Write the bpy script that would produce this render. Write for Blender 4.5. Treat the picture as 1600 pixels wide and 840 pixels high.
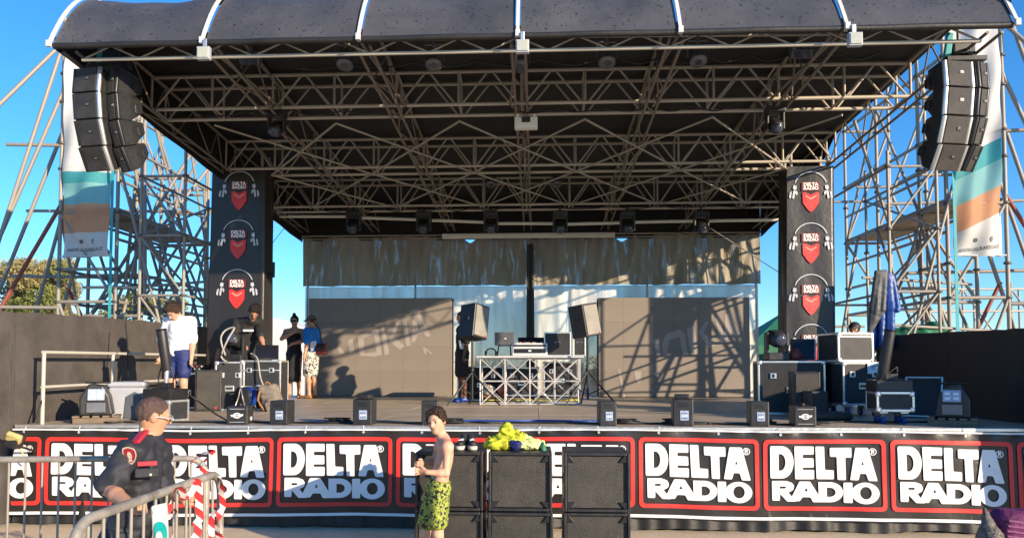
import bpy, bmesh, math, random
import numpy as np
from mathutils import Vector, Matrix, Quaternion, noise
from mathutils.geometry import tessellate_polygon

for _o in list(bpy.data.objects):
    bpy.data.objects.remove(_o, do_unlink=True)
scene = bpy.context.scene
COL = scene.collection
rnd = random.Random(7)

# ------------------------------------------------------------------ camera
FPX, CX, CY = 1150.0, 782.0, 525.0            # focal length and principal point for a 1600 x 840 frame
YAW, PITCH, CAMZ = math.radians(2.8), math.radians(2.49), 1.69
cam_data = bpy.data.cameras.new('camera')
cam = bpy.data.objects.new('camera', cam_data)
COL.objects.link(cam)
scene.camera = cam
cam.location = (0, 0, CAMZ)
cam.rotation_euler = (math.pi / 2 + PITCH, 0, YAW)
cam_data.sensor_width = 36.0
cam_data.lens = 36.0 * FPX / 1600.0
cam_data.shift_x = (800.0 - CX) / 1600.0
cam_data.shift_y = (CY - 420.0) / 1600.0
cam_data.clip_end = 3000.0

# ------------------------------------------------------------------ sky, sun, exposure
TO_SUN = Vector((1.22, -1.0, 0.43)).normalized()
world = bpy.data.worlds.new('World')
scene.world = world
world.use_nodes = True
_nt = world.node_tree
_bg = _nt.nodes['Background']
_sky = _nt.nodes.new('ShaderNodeTexSky')
_sky.sky_type = 'NISHITA'
_sky.sun_disc = False
_sky.sun_elevation = math.asin(TO_SUN.z)
_sky.sun_rotation = math.atan2(TO_SUN.x, TO_SUN.y)
_sky.air_density = 1.0
_sky.dust_density = 0.0
_sky.ozone_density = 6.0
_hs = _nt.nodes.new('ShaderNodeHueSaturation')
_hs.inputs['Saturation'].default_value = 1.12
_nt.links.new(_sky.outputs['Color'], _hs.inputs['Color'])
_nt.links.new(_hs.outputs['Color'], _bg.inputs['Color'])
_bg.inputs['Strength'].default_value = 0.15
sun_data = bpy.data.lights.new('sun', 'SUN')
sun_data.energy = 4.6
sun_data.angle = math.radians(0.5)
sun_data.color = (1.0, 0.80, 0.56)
sun = bpy.data.objects.new('sun', sun_data)
COL.objects.link(sun)
sun.rotation_euler = (-TO_SUN).to_track_quat('-Z', 'Y').to_euler()
sun.location = TO_SUN * 60
scene.view_settings.view_transform = 'Standard'
scene.view_settings.look = 'None'
scene.view_settings.gamma = 1.0
scene.view_settings.exposure = 0.85

def at(px, py, Y):
    """the world point at depth Y that a pixel of the 1600 x 840 photograph looks at"""
    x, z, y = (px - CX) / FPX, -(py - CY) / FPX, 1.0
    y, z = y * math.cos(PITCH) - z * math.sin(PITCH), y * math.sin(PITCH) + z * math.cos(PITCH)
    x, y = x * math.cos(YAW) - y * math.sin(YAW), x * math.sin(YAW) + y * math.cos(YAW)
    t = Y / y
    return Vector((x * t, Y, CAMZ + z * t))

# ------------------------------------------------------------------ materials
MATS = {}
def mat(name, col, rough=0.6, metal=0.0, var=0.12, vscale=6.0, bump=0.0, bscale=60.0, col2=None, spec=0.5, transl=0.0, alpha=1.0, stretch=None):
    m = bpy.data.materials.new(name)
    m.use_nodes = True
    nt = m.node_tree
    b = nt.nodes['Principled BSDF']
    out = nt.nodes['Material Output']
    tc = nt.nodes.new('ShaderNodeTexCoord')
    vec = tc.outputs['Object']
    if stretch:
        mp = nt.nodes.new('ShaderNodeMapping')
        mp.inputs['Scale'].default_value = stretch
        nt.links.new(vec, mp.inputs['Vector'])
        vec = mp.outputs['Vector']
    n = nt.nodes.new('ShaderNodeTexNoise')
    n.inputs['Scale'].default_value = vscale
    n.inputs['Detail'].default_value = 6
    n.inputs['Roughness'].default_value = 0.62
    nt.links.new(vec, n.inputs['Vector'])
    r = nt.nodes.new('ShaderNodeValToRGB')
    c = col
    c2 = col2 if col2 else tuple(min(1, x * (1 + var)) for x in c)
    c1 = c if col2 else tuple(x * (1 - var) for x in c)
    r.color_ramp.elements[0].position = 0.32
    r.color_ramp.elements[1].position = 0.68
    r.color_ramp.elements[0].color = (*c1, 1)
    r.color_ramp.elements[1].color = (*c2, 1)
    nt.links.new(n.outputs['Fac'], r.inputs['Fac'])
    nt.links.new(r.outputs['Color'], b.inputs['Base Color'])
    b.inputs['Roughness'].default_value = rough
    b.inputs['Metallic'].default_value = metal
    b.inputs['Specular IOR Level'].default_value = spec
    mr = nt.nodes.new('ShaderNodeMapRange')
    mr.inputs['To Min'].default_value = max(0.05, rough - 0.12)
    mr.inputs['To Max'].default_value = min(1, rough + 0.12)
    nt.links.new(n.outputs['Fac'], mr.inputs['Value'])
    nt.links.new(mr.outputs['Result'], b.inputs['Roughness'])
    if bump:
        n2 = nt.nodes.new('ShaderNodeTexNoise')
        n2.inputs['Scale'].default_value = bscale
        n2.inputs['Detail'].default_value = 4
        nt.links.new(vec, n2.inputs['Vector'])
        bp = nt.nodes.new('ShaderNodeBump')
        bp.inputs['Strength'].default_value = bump
        bp.inputs['Distance'].default_value = 0.02
        nt.links.new(n2.outputs['Fac'], bp.inputs['Height'])
        nt.links.new(bp.outputs['Normal'], b.inputs['Normal'])
    last = b.outputs['BSDF']
    if transl:
        t = nt.nodes.new('ShaderNodeBsdfTranslucent')
        nt.links.new(r.outputs['Color'], t.inputs['Color'])
        mx = nt.nodes.new('ShaderNodeMixShader')
        mx.inputs['Fac'].default_value = transl
        nt.links.new(last, mx.inputs[1]); nt.links.new(t.outputs['BSDF'], mx.inputs[2])
        last = mx.outputs['Shader']
    if alpha < 1:
        t = nt.nodes.new('ShaderNodeBsdfTransparent')
        mx = nt.nodes.new('ShaderNodeMixShader')
        mx.inputs['Fac'].default_value = alpha
        nt.links.new(t.outputs['BSDF'], mx.inputs[1]); nt.links.new(last, mx.inputs[2])
        last = mx.outputs['Shader']
    nt.links.new(last, out.inputs['Surface'])
    MATS[name] = m
    return m

mat('galv', (0.30, 0.275, 0.235), 0.55, 0.15, 0.4, 7, 0.2, 40)
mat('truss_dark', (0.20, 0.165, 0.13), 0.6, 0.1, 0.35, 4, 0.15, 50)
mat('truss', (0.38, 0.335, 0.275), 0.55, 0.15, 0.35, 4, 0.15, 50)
mat('truss_pale', (0.50, 0.45, 0.37), 0.5, 0.15, 0.25, 4)
mat('rust', (0.28, 0.075, 0.05), 0.7, 0.0, 0.35, 8)
mat('coupler', (0.16, 0.15, 0.14), 0.55, 0.5, 0.3, 20)
mat('alu', (0.72, 0.71, 0.69), 0.32, 0.8, 0.12, 20)
mat('white_paint', (0.62, 0.61, 0.58), 0.4, 0, 0.08, 8)
mat('table_paint', (0.58, 0.57, 0.56), 0.4, 0.2, 0.08, 8)
mat('white_print', (0.80, 0.80, 0.80), 0.5, 0, 0.04, 3, 0.5, 3.5)
mat('red_print', (0.70, 0.035, 0.03), 0.45, 0, 0.10, 3, 0.5, 3.5)
mat('dark_red_print', (0.16, 0.015, 0.015), 0.5, 0, 0.1, 3)
mat('pale_red_print', (0.78, 0.25, 0.2), 0.5, 0, 0.06, 3)
mat('grey_print', (0.5, 0.52, 0.58), 0.5, 0, 0.15, 12)
mat('black_tarp', (0.018, 0.017, 0.017), 0.55, 0, 0.35, 2.2, 0.3, 9)
mat('ceiling_tarp', (0.010, 0.0095, 0.009), 0.75, 0, 0.45, 1.1, 0.25, 5)
mat('black_plastic', (0.022, 0.022, 0.024), 0.42, 0, 0.3, 12, 0.08, 140)
mat('black_grille', (0.036, 0.033, 0.030), 0.5, 0.1, 0.55, 4, 0.4, 260)
mat('grille_grey', (0.24, 0.225, 0.2), 0.55, 0.1, 0.2, 3, 0.3, 300)
mat('black_metal', (0.03, 0.03, 0.032), 0.4, 0.5, 0.3, 14)
mat('case_ply', (0.024, 0.025, 0.029), 0.6, 0, 0.25, 10, 0.1, 200)
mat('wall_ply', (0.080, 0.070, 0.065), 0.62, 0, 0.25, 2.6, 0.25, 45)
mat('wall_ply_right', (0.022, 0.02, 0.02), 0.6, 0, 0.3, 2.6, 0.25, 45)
mat('rail_paint', (0.5, 0.485, 0.42), 0.45, 0.1, 0.2, 9)
mat('wood_raw', (0.16, 0.12, 0.08), 0.7, 0, 0.3, 5, 0.2, 40, stretch=(1, 8, 8))
mat('plank', (0.34, 0.27, 0.19), 0.75, 0, 0.3, 4, 0.2, 30, stretch=(6, 1, 6))
mat('glass_lens', (0.05, 0.06, 0.09), 0.12, 0, 0.2, 10)
mat('lamp_glass', (0.42, 0.44, 0.38), 0.15, 0, 0.08, 20)
mat('tube_white', (0.74, 0.72, 0.62), 0.4, 0, 0.06, 4)
mat('cooler_grey', (0.36, 0.38, 0.42), 0.45, 0, 0.1, 4)
mat('cooler_dark', (0.07, 0.08, 0.1), 0.45, 0, 0.1, 4)
mat('laptop_grey', (0.16, 0.165, 0.18), 0.35, 0.4, 0.08, 10)
mat('screen_dark', (0.012, 0.012, 0.016), 0.15, 0, 0.1, 10)
mat('console_white', (0.62, 0.63, 0.65), 0.4, 0, 0.1, 8)
mat('label_blue', (0.32, 0.4, 0.55), 0.5, 0, 0.3, 30)
mat('paper', (0.72, 0.76, 0.8), 0.6, 0, 0.04, 6)
mat('concrete_white', (0.7, 0.69, 0.66), 0.7, 0, 0.1, 0.6)
mat('green_tent', (0.03, 0.19, 0.10), 0.6, 0, 0.15, 2, transl=0.25)
mat('blue_tarp', (0.012, 0.06, 0.27), 0.45, 0, 0.25, 4, 0.4, 10)
mat('grey_tarp', (0.07, 0.075, 0.08), 0.55, 0, 0.3, 4, 0.3, 14)
mat('teal_cloth', (0.08, 0.45, 0.48), 0.65, 0, 0.15, 2, transl=0.55)
mat('teal_pale', (0.28, 0.62, 0.62), 0.65, 0, 0.12, 2, transl=0.55)
mat('orange_cloth', (0.92, 0.46, 0.25), 0.65, 0, 0.12, 2, transl=0.6)
mat('white_cloth', (0.72, 0.71, 0.68), 0.7, 0, 0.06, 2, transl=0.35)
mat('grey_text', (0.12, 0.12, 0.13), 0.6, 0, 0.1, 5)
mat('yellow_cloth', (0.52, 0.53, 0.03), 0.7, 0, 0.2, 12, 0.3, 60)
mat('pale_yellow_cloth', (0.72, 0.75, 0.3), 0.7, 0, 0.15, 12, 0.3, 60)
mat('navy_cloth', (0.01, 0.02, 0.13), 0.7, 0, 0.3, 20, 0.3, 80)
mat('green_cloth', (0.02, 0.16, 0.08), 0.6, 0, 0.3, 8, 0.3, 30)
mat('backpack_brown', (0.19, 0.16, 0.135), 0.8, 0, 0.3, 14, 0.3, 90)
mat('leather_tan', (0.28, 0.13, 0.05), 0.6, 0, 0.2, 14)
mat('skin', (0.60, 0.34, 0.23), 0.52, 0, 0.16, 9, 0.12, 120, spec=0.35)
mat('skin_tan', (0.50, 0.26, 0.16), 0.52, 0, 0.16, 9, 0.12, 120, spec=0.35)
mat('skin_dark', (0.16, 0.075, 0.045), 0.52, 0, 0.18, 9, 0.12, 120, spec=0.35)
mat('hair_brown', (0.05, 0.024, 0.014), 0.55, 0, 0.5, 60, 0.8, 150)
mat('hair_short', (0.085, 0.05, 0.04), 0.6, 0, 0.35, 50, 0.5, 220)
mat('hair_black', (0.009, 0.007, 0.006), 0.5, 0, 0.5, 60, 0.8, 150)
mat('tee_white', (0.78, 0.78, 0.78), 0.8, 0, 0.05, 8, 0.35, 22)
mat('tee_black', (0.014, 0.014, 0.015), 0.8, 0, 0.3, 8, 0.35, 22)
mat('tee_blue', (0.01, 0.2, 0.62), 0.75, 0, 0.2, 8, 0.35, 22)
mat('navy_shorts', (0.012, 0.025, 0.13), 0.7, 0, 0.2, 8, 0.3, 25)
mat('cap_olive', (0.13, 0.12, 0.09), 0.8, 0, 0.2, 20)
mat('maroon_leather', (0.14, 0.02, 0.02), 0.5, 0, 0.2, 20)
mat('uniform', (0.020, 0.022, 0.03), 0.7, 0, 0.3, 10, 0.55, 13)
mat('badge_red', (0.5, 0.02, 0.04), 0.55, 0, 0.15, 20)
mat('badge_cream', (0.75, 0.62, 0.45), 0.55, 0, 0.15, 20)
mat('sole_pale', (0.62, 0.56, 0.46), 0.7, 0, 0.12, 20)
mat('sneaker_black', (0.02, 0.02, 0.02), 0.6, 0, 0.3, 20)
mat('eye_dark', (0.02, 0.015, 0.012), 0.3, 0, 0.1, 20)
mat('lip', (0.42, 0.17, 0.13), 0.5, 0, 0.1, 20)
mat('teal_sign', (0.0, 0.30, 0.29), 0.5, 0, 0.08, 10)
mat('blue_plastic', (0.01, 0.06, 0.32), 0.4, 0, 0.15, 10)
mat('purple_cloth', (0.13, 0.012, 0.08), 0.75, 0, 0.3, 7, 0.4, 40)  # purple chair cover, darkened: the shade over it is put into the colour
mat('purple_pale', (0.22, 0.06, 0.16), 0.75, 0, 0.2, 7, 0.4, 40)
mat('cable', (0.012, 0.012, 0.013), 0.5, 0, 0.2, 10)
mat('cable_grey', (0.35, 0.34, 0.32), 0.5, 0, 0.2, 10)
mat('strap_teal', (0.04, 0.33, 0.38), 0.6, 0, 0.15, 10)
mat('strap_yellow', (0.6, 0.5, 0.05), 0.6, 0, 0.15, 10)
mat('olive_lamp', (0.5, 0.42, 0.18), 0.5, 0, 0.3, 12)
mat('bark', (0.12, 0.085, 0.06), 0.9, 0, 0.35, 12, 0.6, 30)
mat('leaf_tan', (0.32, 0.29, 0.11), 0.75, 0, 0.4, 1.2, col2=(0.48, 0.39, 0.18), transl=0.3)
mat('leaf_green', (0.18, 0.215, 0.06), 0.75, 0, 0.4, 1.2, col2=(0.32, 0.32, 0.10), transl=0.3)

for _n in ('skin', 'skin_tan', 'skin_dark'):
    _b = MATS[_n].node_tree.nodes['Principled BSDF']; _b.inputs['Subsurface Weight'].default_value = 0.12; _b.inputs['Subsurface Scale'].default_value = 0.02
def node_mat(name):
    m = bpy.data.materials.new(name); m.use_nodes = True
    MATS[name] = m
    return m, m.node_tree, m.node_tree.nodes['Principled BSDF'], m.node_tree.nodes['Material Output']

def _noise(nt, scale, detail=5, vec=None, rough=0.6, dist=0.0):
    n = nt.nodes.new('ShaderNodeTexNoise')
    n.inputs['Scale'].default_value = scale; n.inputs['Detail'].default_value = detail
    n.inputs['Roughness'].default_value = rough; n.inputs['Distortion'].default_value = dist
    if vec: nt.links.new(vec, n.inputs['Vector'])
    return n
def _ramp(nt, fac, stops):
    r = nt.nodes.new('ShaderNodeValToRGB')
    els = r.color_ramp.elements
    while len(els) < len(stops): els.new(0.5)
    for e, (p, c) in zip(els, stops):
        e.position = p; e.color = (*c, 1)
    nt.links.new(fac, r.inputs['Fac'])
    return r
def _map(nt, scale, coord='Object'):
    tc = nt.nodes.new('ShaderNodeTexCoord'); mp = nt.nodes.new('ShaderNodeMapping')
    mp.inputs['Scale'].default_value = scale
    nt.links.new(tc.outputs[coord], mp.inputs['Vector'])
    return mp.outputs['Vector']
def _bump(nt, h, b, strength=0.3, dist=0.02):
    bp = nt.nodes.new('ShaderNodeBump'); bp.inputs['Strength'].default_value = strength; bp.inputs['Distance'].default_value = dist
    nt.links.new(h, bp.inputs['Height']); nt.links.new(bp.outputs['Normal'], b.inputs['Normal'])

# pale trodden concrete and sand
m, nt, b, o = node_mat('ground_concrete')
v = _map(nt, (1, 1, 1))
n1 = _noise(nt, 0.9, 8, v); n2 = _noise(nt, 26, 6, v)
r = _ramp(nt, n1.outputs['Fac'], [(0.3, (0.50, 0.40, 0.27)), (0.55, (0.62, 0.51, 0.35)), (0.75, (0.70, 0.60, 0.44))])
mx = nt.nodes.new('ShaderNodeMixRGB'); mx.blend_type = 'MULTIPLY'; mx.inputs['Fac'].default_value = 0.5
r2 = _ramp(nt, n2.outputs['Fac'], [(0.3, (0.6, 0.6, 0.6)), (0.6, (1, 1, 1))])
nt.links.new(r.outputs['Color'], mx.inputs[1]); nt.links.new(r2.outputs['Color'], mx.inputs[2])
nt.links.new(mx.outputs['Color'], b.inputs['Base Color']); b.inputs['Roughness'].default_value = 0.85
_bump(nt, n2.outputs['Fac'], b, 0.4, 0.01)
# worn stage boards: dark brown film-faced ply with scuffs
m, nt, b, o = node_mat('deck_ply')
v = _map(nt, (0.7, 9, 1), 'Generated')
tc = nt.nodes.new('ShaderNodeTexCoord'); geo = nt.nodes.new('ShaderNodeNewGeometry')
mp = nt.nodes.new('ShaderNodeMapping'); mp.inputs['Scale'].default_value = (1.1, 14, 1); nt.links.new(geo.outputs['Position'], mp.inputs['Vector'])
n1 = _noise(nt, 2.2, 9, mp.outputs['Vector'], 0.7); n2 = _noise(nt, 1.3, 5, geo.outputs['Position'])
r = _ramp(nt, n1.outputs['Fac'], [(0.28, (0.22, 0.17, 0.12)), (0.5, (0.46, 0.375, 0.275)), (0.72, (0.70, 0.60, 0.46))])
nt.links.new(r.outputs['Color'], b.inputs['Base Color'])
mr = nt.nodes.new('ShaderNodeMapRange'); mr.inputs['To Min'].default_value = 0.30; mr.inputs['To Max'].default_value = 0.58
nt.links.new(n2.outputs['Fac'], mr.inputs['Value']); nt.links.new(mr.outputs['Result'], b.inputs['Roughness'])
_bump(nt, n1.outputs['Fac'], b, 0.12, 0.004)
# roof membrane: charcoal PVC with many small dark drops and stains
m, nt, b, o = node_mat('roof_pvc')
v = _map(nt, (1, 1, 1))
vo = nt.nodes.new('ShaderNodeTexVoronoi'); vo.inputs['Scale'].default_value = 19
wv = _noise(nt, 9, 3, v); add = nt.nodes.new('ShaderNodeMixRGB'); add.inputs['Fac'].default_value = 0.12
nt.links.new(v, add.inputs[1]); nt.links.new(wv.outputs['Color'], add.inputs[2]); nt.links.new(add.outputs['Color'], vo.inputs['Vector'])
spots = _ramp(nt, vo.outputs['Distance'], [(0.16, (0.28, 0.28, 0.28)), (0.24, (1, 1, 1))])
n1 = _noise(nt, 1.6, 8, v)
r = _ramp(nt, n1.outputs['Fac'], [(0.3, (0.044, 0.045, 0.052)), (0.7, (0.082, 0.081, 0.088))])
gate = _noise(nt, 5, 3, v); gr = _ramp(nt, gate.outputs['Fac'], [(0.36, (0, 0, 0)), (0.46, (1, 1, 1))])
mx = nt.nodes.new('ShaderNodeMixRGB'); mx.blend_type = 'MULTIPLY'
nt.links.new(gr.outputs['Color'], mx.inputs['Fac']); nt.links.new(r.outputs['Color'], mx.inputs[1]); nt.links.new(spots.outputs['Color'], mx.inputs[2])
nt.links.new(mx.outputs['Color'], b.inputs['Base Color']); b.inputs['Roughness'].default_value = 0.5
_bump(nt, n1.outputs['Fac'], b, 0.4, 0.05)
# banner cloth: black vinyl with faint diagonal hatching
m, nt, b, o = node_mat('banner_black')
mp = nt.nodes.new('ShaderNodeMapping'); tc = nt.nodes.new('ShaderNodeTexCoord'); nt.links.new(tc.outputs['Object'], mp.inputs['Vector'])
mp.inputs['Rotation'].default_value = (0, math.radians(45), 0)
w = nt.nodes.new('ShaderNodeTexWave'); w.inputs['Scale'].default_value = 22; nt.links.new(mp.outputs['Vector'], w.inputs['Vector'])
r = _ramp(nt, w.outputs['Fac'], [(0.35, (0.016, 0.013, 0.013)), (0.65, (0.030, 0.026, 0.025))])
nt.links.new(r.outputs['Color'], b.inputs['Base Color']); b.inputs['Roughness'].default_value = 0.38
n1 = _noise(nt, 5, 4, tc.outputs['Object']); _bump(nt, n1.outputs['Fac'], b, 0.25, 0.03)
# loose-woven scrims: light passes through the weave; moire streaks where two layers overlap
def scrim(name, col, dens_lo, dens_hi, stretch, lo, hi):
    m, nt, b, o = node_mat(name)
    v = _map(nt, stretch)
    n = _noise(nt, 1.0, 4, v, 0.55, 1.3)
    tc = nt.nodes.new('ShaderNodeTexCoord'); n2 = _noise(nt, 0.9, 3, tc.outputs['Object'])
    mr = nt.nodes.new('ShaderNodeMapRange'); mr.inputs['From Min'].default_value = lo; mr.inputs['From Max'].default_value = hi
    mr.inputs['To Min'].default_value = dens_hi; mr.inputs['To Max'].default_value = dens_lo
    nt.links.new(n.outputs['Fac'], mr.inputs['Value'])
    b.inputs['Roughness'].default_value = 0.75
    r = _ramp(nt, n2.outputs['Fac'], [(0.3, tuple(c * 0.85 for c in col)), (0.7, tuple(min(1, c * 1.12) for c in col))])
    nt.links.new(r.outputs['Color'], b.inputs['Base Color'])
    _bump(nt, n.outputs['Fac'], b, 0.5, 0.08)
    t = nt.nodes.new('ShaderNodeBsdfTransparent'); mx = nt.nodes.new('ShaderNodeMixShader')
    nt.links.new(mr.outputs['Result'], mx.inputs['Fac']); nt.links.new(t.outputs['BSDF'], mx.inputs[1]); nt.links.new(b.outputs['BSDF'], mx.inputs[2])
    nt.links.new(mx.outputs['Shader'], o.inputs['Surface'])
scrim('scrim_dark', (0.27, 0.24, 0.18), 0.90, 0.995, (8.0, 1.0, 1.4), 0.54, 0.72)
scrim('scrim_white', (0.60, 0.58, 0.53), 0.74, 0.88, (2.5, 1.0, 0.5), 0.35, 0.7)
# switched-off video wall: warm grey pixel face
m, nt, b, o = node_mat('led_face')
v = _map(nt, (1, 1, 1)); n1 = _noise(nt, 1.1, 4, v)
r = _ramp(nt, n1.outputs['Fac'], [(0.3, (0.205, 0.175, 0.150)), (0.7, (0.245, 0.21, 0.178))])
nt.links.new(r.outputs['Color'], b.inputs['Base Color']); b.inputs['Roughness'].default_value = 0.55
mat('led_ghost', (0.35, 0.305, 0.28), 0.5, 0, 0.05, 3)
# patterned cloths
def spotted(name, base, spot, spot2, scale):
    m, nt, b, o = node_mat(name)
    v = _map(nt, (1, 1, 1)); n = _noise(nt, scale, 3, v, 0.5, 0.6); n2 = _noise(nt, scale * 1.7, 2, v)
    r = _ramp(nt, n.outputs['Fac'], [(0.43, base), (0.47, spot), (0.56, spot), (0.60, spot2)])
    nt.links.new(r.outputs['Color'], b.inputs['Base Color']); b.inputs['Roughness'].default_value = 0.7
    _bump(nt, n2.outputs['Fac'], b, 0.3, 0.02)
spotted('shorts_yellow', (0.015, 0.02, 0.02), (0.34, 0.39, 0.05), (0.03, 0.05, 0.03), 30)
spotted('shorts_print', (0.02, 0.02, 0.02), (0.62, 0.60, 0.55), (0.03, 0.03, 0.03), 20)
spotted('tweed', (0.03, 0.03, 0.03), (0.11, 0.10, 0.09), (0.2, 0.16, 0.13), 70)
# hazard tape: slanting red and white bars
m, nt, b, o = node_mat('hazard_tape')
mp = nt.nodes.new('ShaderNodeMapping'); tc = nt.nodes.new('ShaderNodeTexCoord'); nt.links.new(tc.outputs['Object'], mp.inputs['Vector'])
mp.inputs['Rotation'].default_value = (0, math.radians(50), 0)
w = nt.nodes.new('ShaderNodeTexWave'); w.inputs['Scale'].default_value = 4.6; nt.links.new(mp.outputs['Vector'], w.inputs['Vector'])
r = _ramp(nt, w.outputs['Fac'], [(0.46, (0.66, 0.63, 0.61)), (0.54, (0.55, 0.035, 0.035))])
nt.links.new(r.outputs['Color'], b.inputs['Base Color']); b.inputs['Roughness'].default_value = 0.4
# ------------------------------------------------------------------ helpers
def tag(o, label=None, cat=None, group=None, kind=None):
    if label: o['label'] = label
    if cat: o['category'] = cat
    if group: o['group'] = group
    if kind: o['kind'] = kind
    return o
def thing(name, label, cat, loc=(0, 0, 0), rz=0.0, group=None):
    o = bpy.data.objects.new(name, None)
    o.empty_display_size = 0.2
    COL.objects.link(o)
    o.location = loc; o.rotation_euler = (0, 0, rz)
    return tag(o, label, cat, group)
def wpos(parent):
    v = Vector((0, 0, 0)); p = parent
    while p is not None:
        v = v + p.location; p = p.parent
    return v
def mobj(name, me, m=None, parent=None, loc=(0, 0, 0), rot=None):
    o = bpy.data.objects.new(name, me)
    if m is not None and not me.materials:
        me.materials.append(MATS[m] if isinstance(m, str) else m)
    COL.objects.link(o)
    if parent is not None: o.parent = parent
    o.location = loc
    if rot is not None:
        if isinstance(rot, Quaternion):
            o.rotation_mode = 'QUATERNION'; o.rotation_quaternion = rot
        else: o.rotation_euler = rot
    return o
def pydata(name, vs, fs, smooth=False):
    me = bpy.data.meshes.new(name)
    me.from_pydata([tuple(v) for v in vs], [], fs)
    if smooth: me.polygons.foreach_set('use_smooth', [True] * len(me.polygons))
    me.update()
    return me
_cache = {}
def box_mesh(size, bev, m):
    key = ('box', tuple(round(s, 4) for s in size), round(bev, 4), m)
    if key not in _cache:
        bm = bmesh.new()
        bmesh.ops.create_cube(bm, size=1.0)
        for v in bm.verts: v.co = Vector((v.co.x * size[0], v.co.y * size[1], v.co.z * size[2]))
        if bev > 0:
            bmesh.ops.bevel(bm, geom=list(bm.edges), offset=bev, segments=2, affect='EDGES', profile=0.5)
        me = bpy.data.meshes.new('box'); bm.to_mesh(me); bm.free()
        me.materials.append(MATS[m]); _cache[key] = me
    return _cache[key]
def box(name, c, size, m, parent=None, rot=None, bev=0.004):
    """a bevelled block, centre c in the parent's frame"""
    return mobj(name, box_mesh(size, min(bev, min(size) * 0.3), m), None, parent, c, rot)
def cyl_mesh(m, n=10, r2=1.0, cap=True):
    key = ('cyl', m, n, r2, cap)
    if key not in _cache:
        vs, fs = [], []
        for z, r in ((0, 1.0), (1, r2)):
            for i in range(n):
                a = 2 * math.pi * i / n; vs.append((r * math.cos(a), r * math.sin(a), z))
        for i in range(n): fs.append((i, (i + 1) % n, n + (i + 1) % n, n + i))
        if cap: fs.append(tuple(range(n))[::-1]); fs.append(tuple(range(n, 2 * n)))
        me = pydata('tube', vs, fs)
        me.polygons.foreach_set('use_smooth', [i < n for i in range(len(me.polygons))])
        me.materials.append(MATS[m]); _cache[key] = me
    return _cache[key]
def tube(name, a, b, r, m, parent=None, world=False, n=10, r2=1.0):
    """a straight round tube from a to b"""
    a, b = Vector(a), Vector(b)
    if world and parent is not None:
        w = wpos(parent); a = a - w; b = b - w
    d = b - a
    o = mobj(name, cyl_mesh(m, n, r2), None, parent, a, d.to_track_quat('Z', 'Y'))
    o.scale = (r, r, d.length)
    return o
def grid_mesh(name, f, nu, nv, m, smooth=True, thick=0.0):
    """surface f(u, v) for u, v in 0..1, optionally given a back face"""
    vs = [f(i / nu, j / nv) for j in range(nv + 1) for i in range(nu + 1)]
    fs = [(j * (nu + 1) + i, j * (nu + 1) + i + 1, (j + 1) * (nu + 1) + i + 1, (j + 1) * (nu + 1) + i) for j in range(nv) for i in range(nu)]
    me = pydata(name, vs, fs, smooth)
    me.materials.append(MATS[m] if isinstance(m, str) else m)
    return me
def tube_path(name, pts, r, m, parent=None, n=8, world=False, cyclic=False):
    """a bent tube through points (Catmull-Rom smoothed already by the caller)"""
    pts = [Vector(p) for p in pts]
    if world and parent is not None:
        w = wpos(parent); pts = [p - w for p in pts]
    org = pts[0].copy()
    pts = [p - org for p in pts]
    vs, fs = [], []
    up = Vector((0, 0, 1)); k = len(pts)
    for i, p in enumerate(pts):
        d = (pts[min(i + 1, k - 1)] - pts[max(i - 1, 0)]).normalized()
        s = d.cross(up)
        if s.length < 1e-3: s = d.cross(Vector((0, 1, 0)))
        s.normalize(); t = s.cross(d)
        for q in range(n):
            a = 2 * math.pi * q / n
            vs.append(p + (s * math.cos(a) + t * math.sin(a)) * r)
    for i in range(k - 1):
        for q in range(n):
            fs.append((i * n + q, i * n + (q + 1) % n, (i + 1) * n + (q + 1) % n, (i + 1) * n + q))
    fs.append(tuple(range(n))); fs.append(tuple(range((k - 1) * n, k * n))[::-1])
    return mobj(name, pydata(name, vs, fs, True), m, parent, org)
def smooth_pts(ps, sub=6):
    ps = [Vector(p) for p in ps]; out = []
    for i in range(len(ps) - 1):
        p0, p1, p2, p3 = ps[max(i - 1, 0)], ps[i], ps[i + 1], ps[min(i + 2, len(ps) - 1)]
        for j in range(sub):
            t = j / sub
            out.append(0.5 * ((2 * p1) + (p2 - p0) * t + (2 * p0 - 5 * p1 + 4 * p2 - p3) * t * t + (3 * p1 - p0 - 3 * p2 + p3) * t ** 3))
    out.append(ps[-1]); return out
def lathe(name, prof, m, parent=None, loc=(0, 0, 0), rot=None, n=20):
    vs, fs = [], []
    for r, z in prof:
        for i in range(n):
            a = 2 * math.pi * i / n; vs.append((r * math.cos(a), r * math.sin(a), z))
    for j in range(len(prof) - 1):
        for i in range(n):
            fs.append((j * n + i, j * n + (i + 1) % n, (j + 1) * n + (i + 1) % n, (j + 1) * n + i))
    fs.append(tuple(range(n))[::-1]); k = len(prof) - 1; fs.append(tuple(range(k * n, k * n + n)))
    return mobj(name, pydata(name, vs, fs, True), m, parent, loc, rot)
def prism(name, pts, y0, y1, m, parent=None, loc=(0, 0, 0), rot=None, bev=0.006):
    """outline in x, z pulled along y"""
    n = len(pts)
    bm = bmesh.new()
    A = [bm.verts.new((x, y0, z)) for x, z in pts]; B = [bm.verts.new((x, y1, z)) for x, z in pts]
    bm.faces.new(A); bm.faces.new(B[::-1])
    for i in range(n): bm.faces.new((A[i], B[i], B[(i + 1) % n], A[(i + 1) % n]))
    bmesh.ops.recalc_face_normals(bm, faces=bm.faces)
    if bev: bmesh.ops.bevel(bm, geom=list(bm.edges), offset=bev, segments=2, affect='EDGES', profile=0.5)
    me = bpy.data.meshes.new(name); bm.to_mesh(me); bm.free()
    return mobj(name, me, m, parent, loc, rot)

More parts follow.
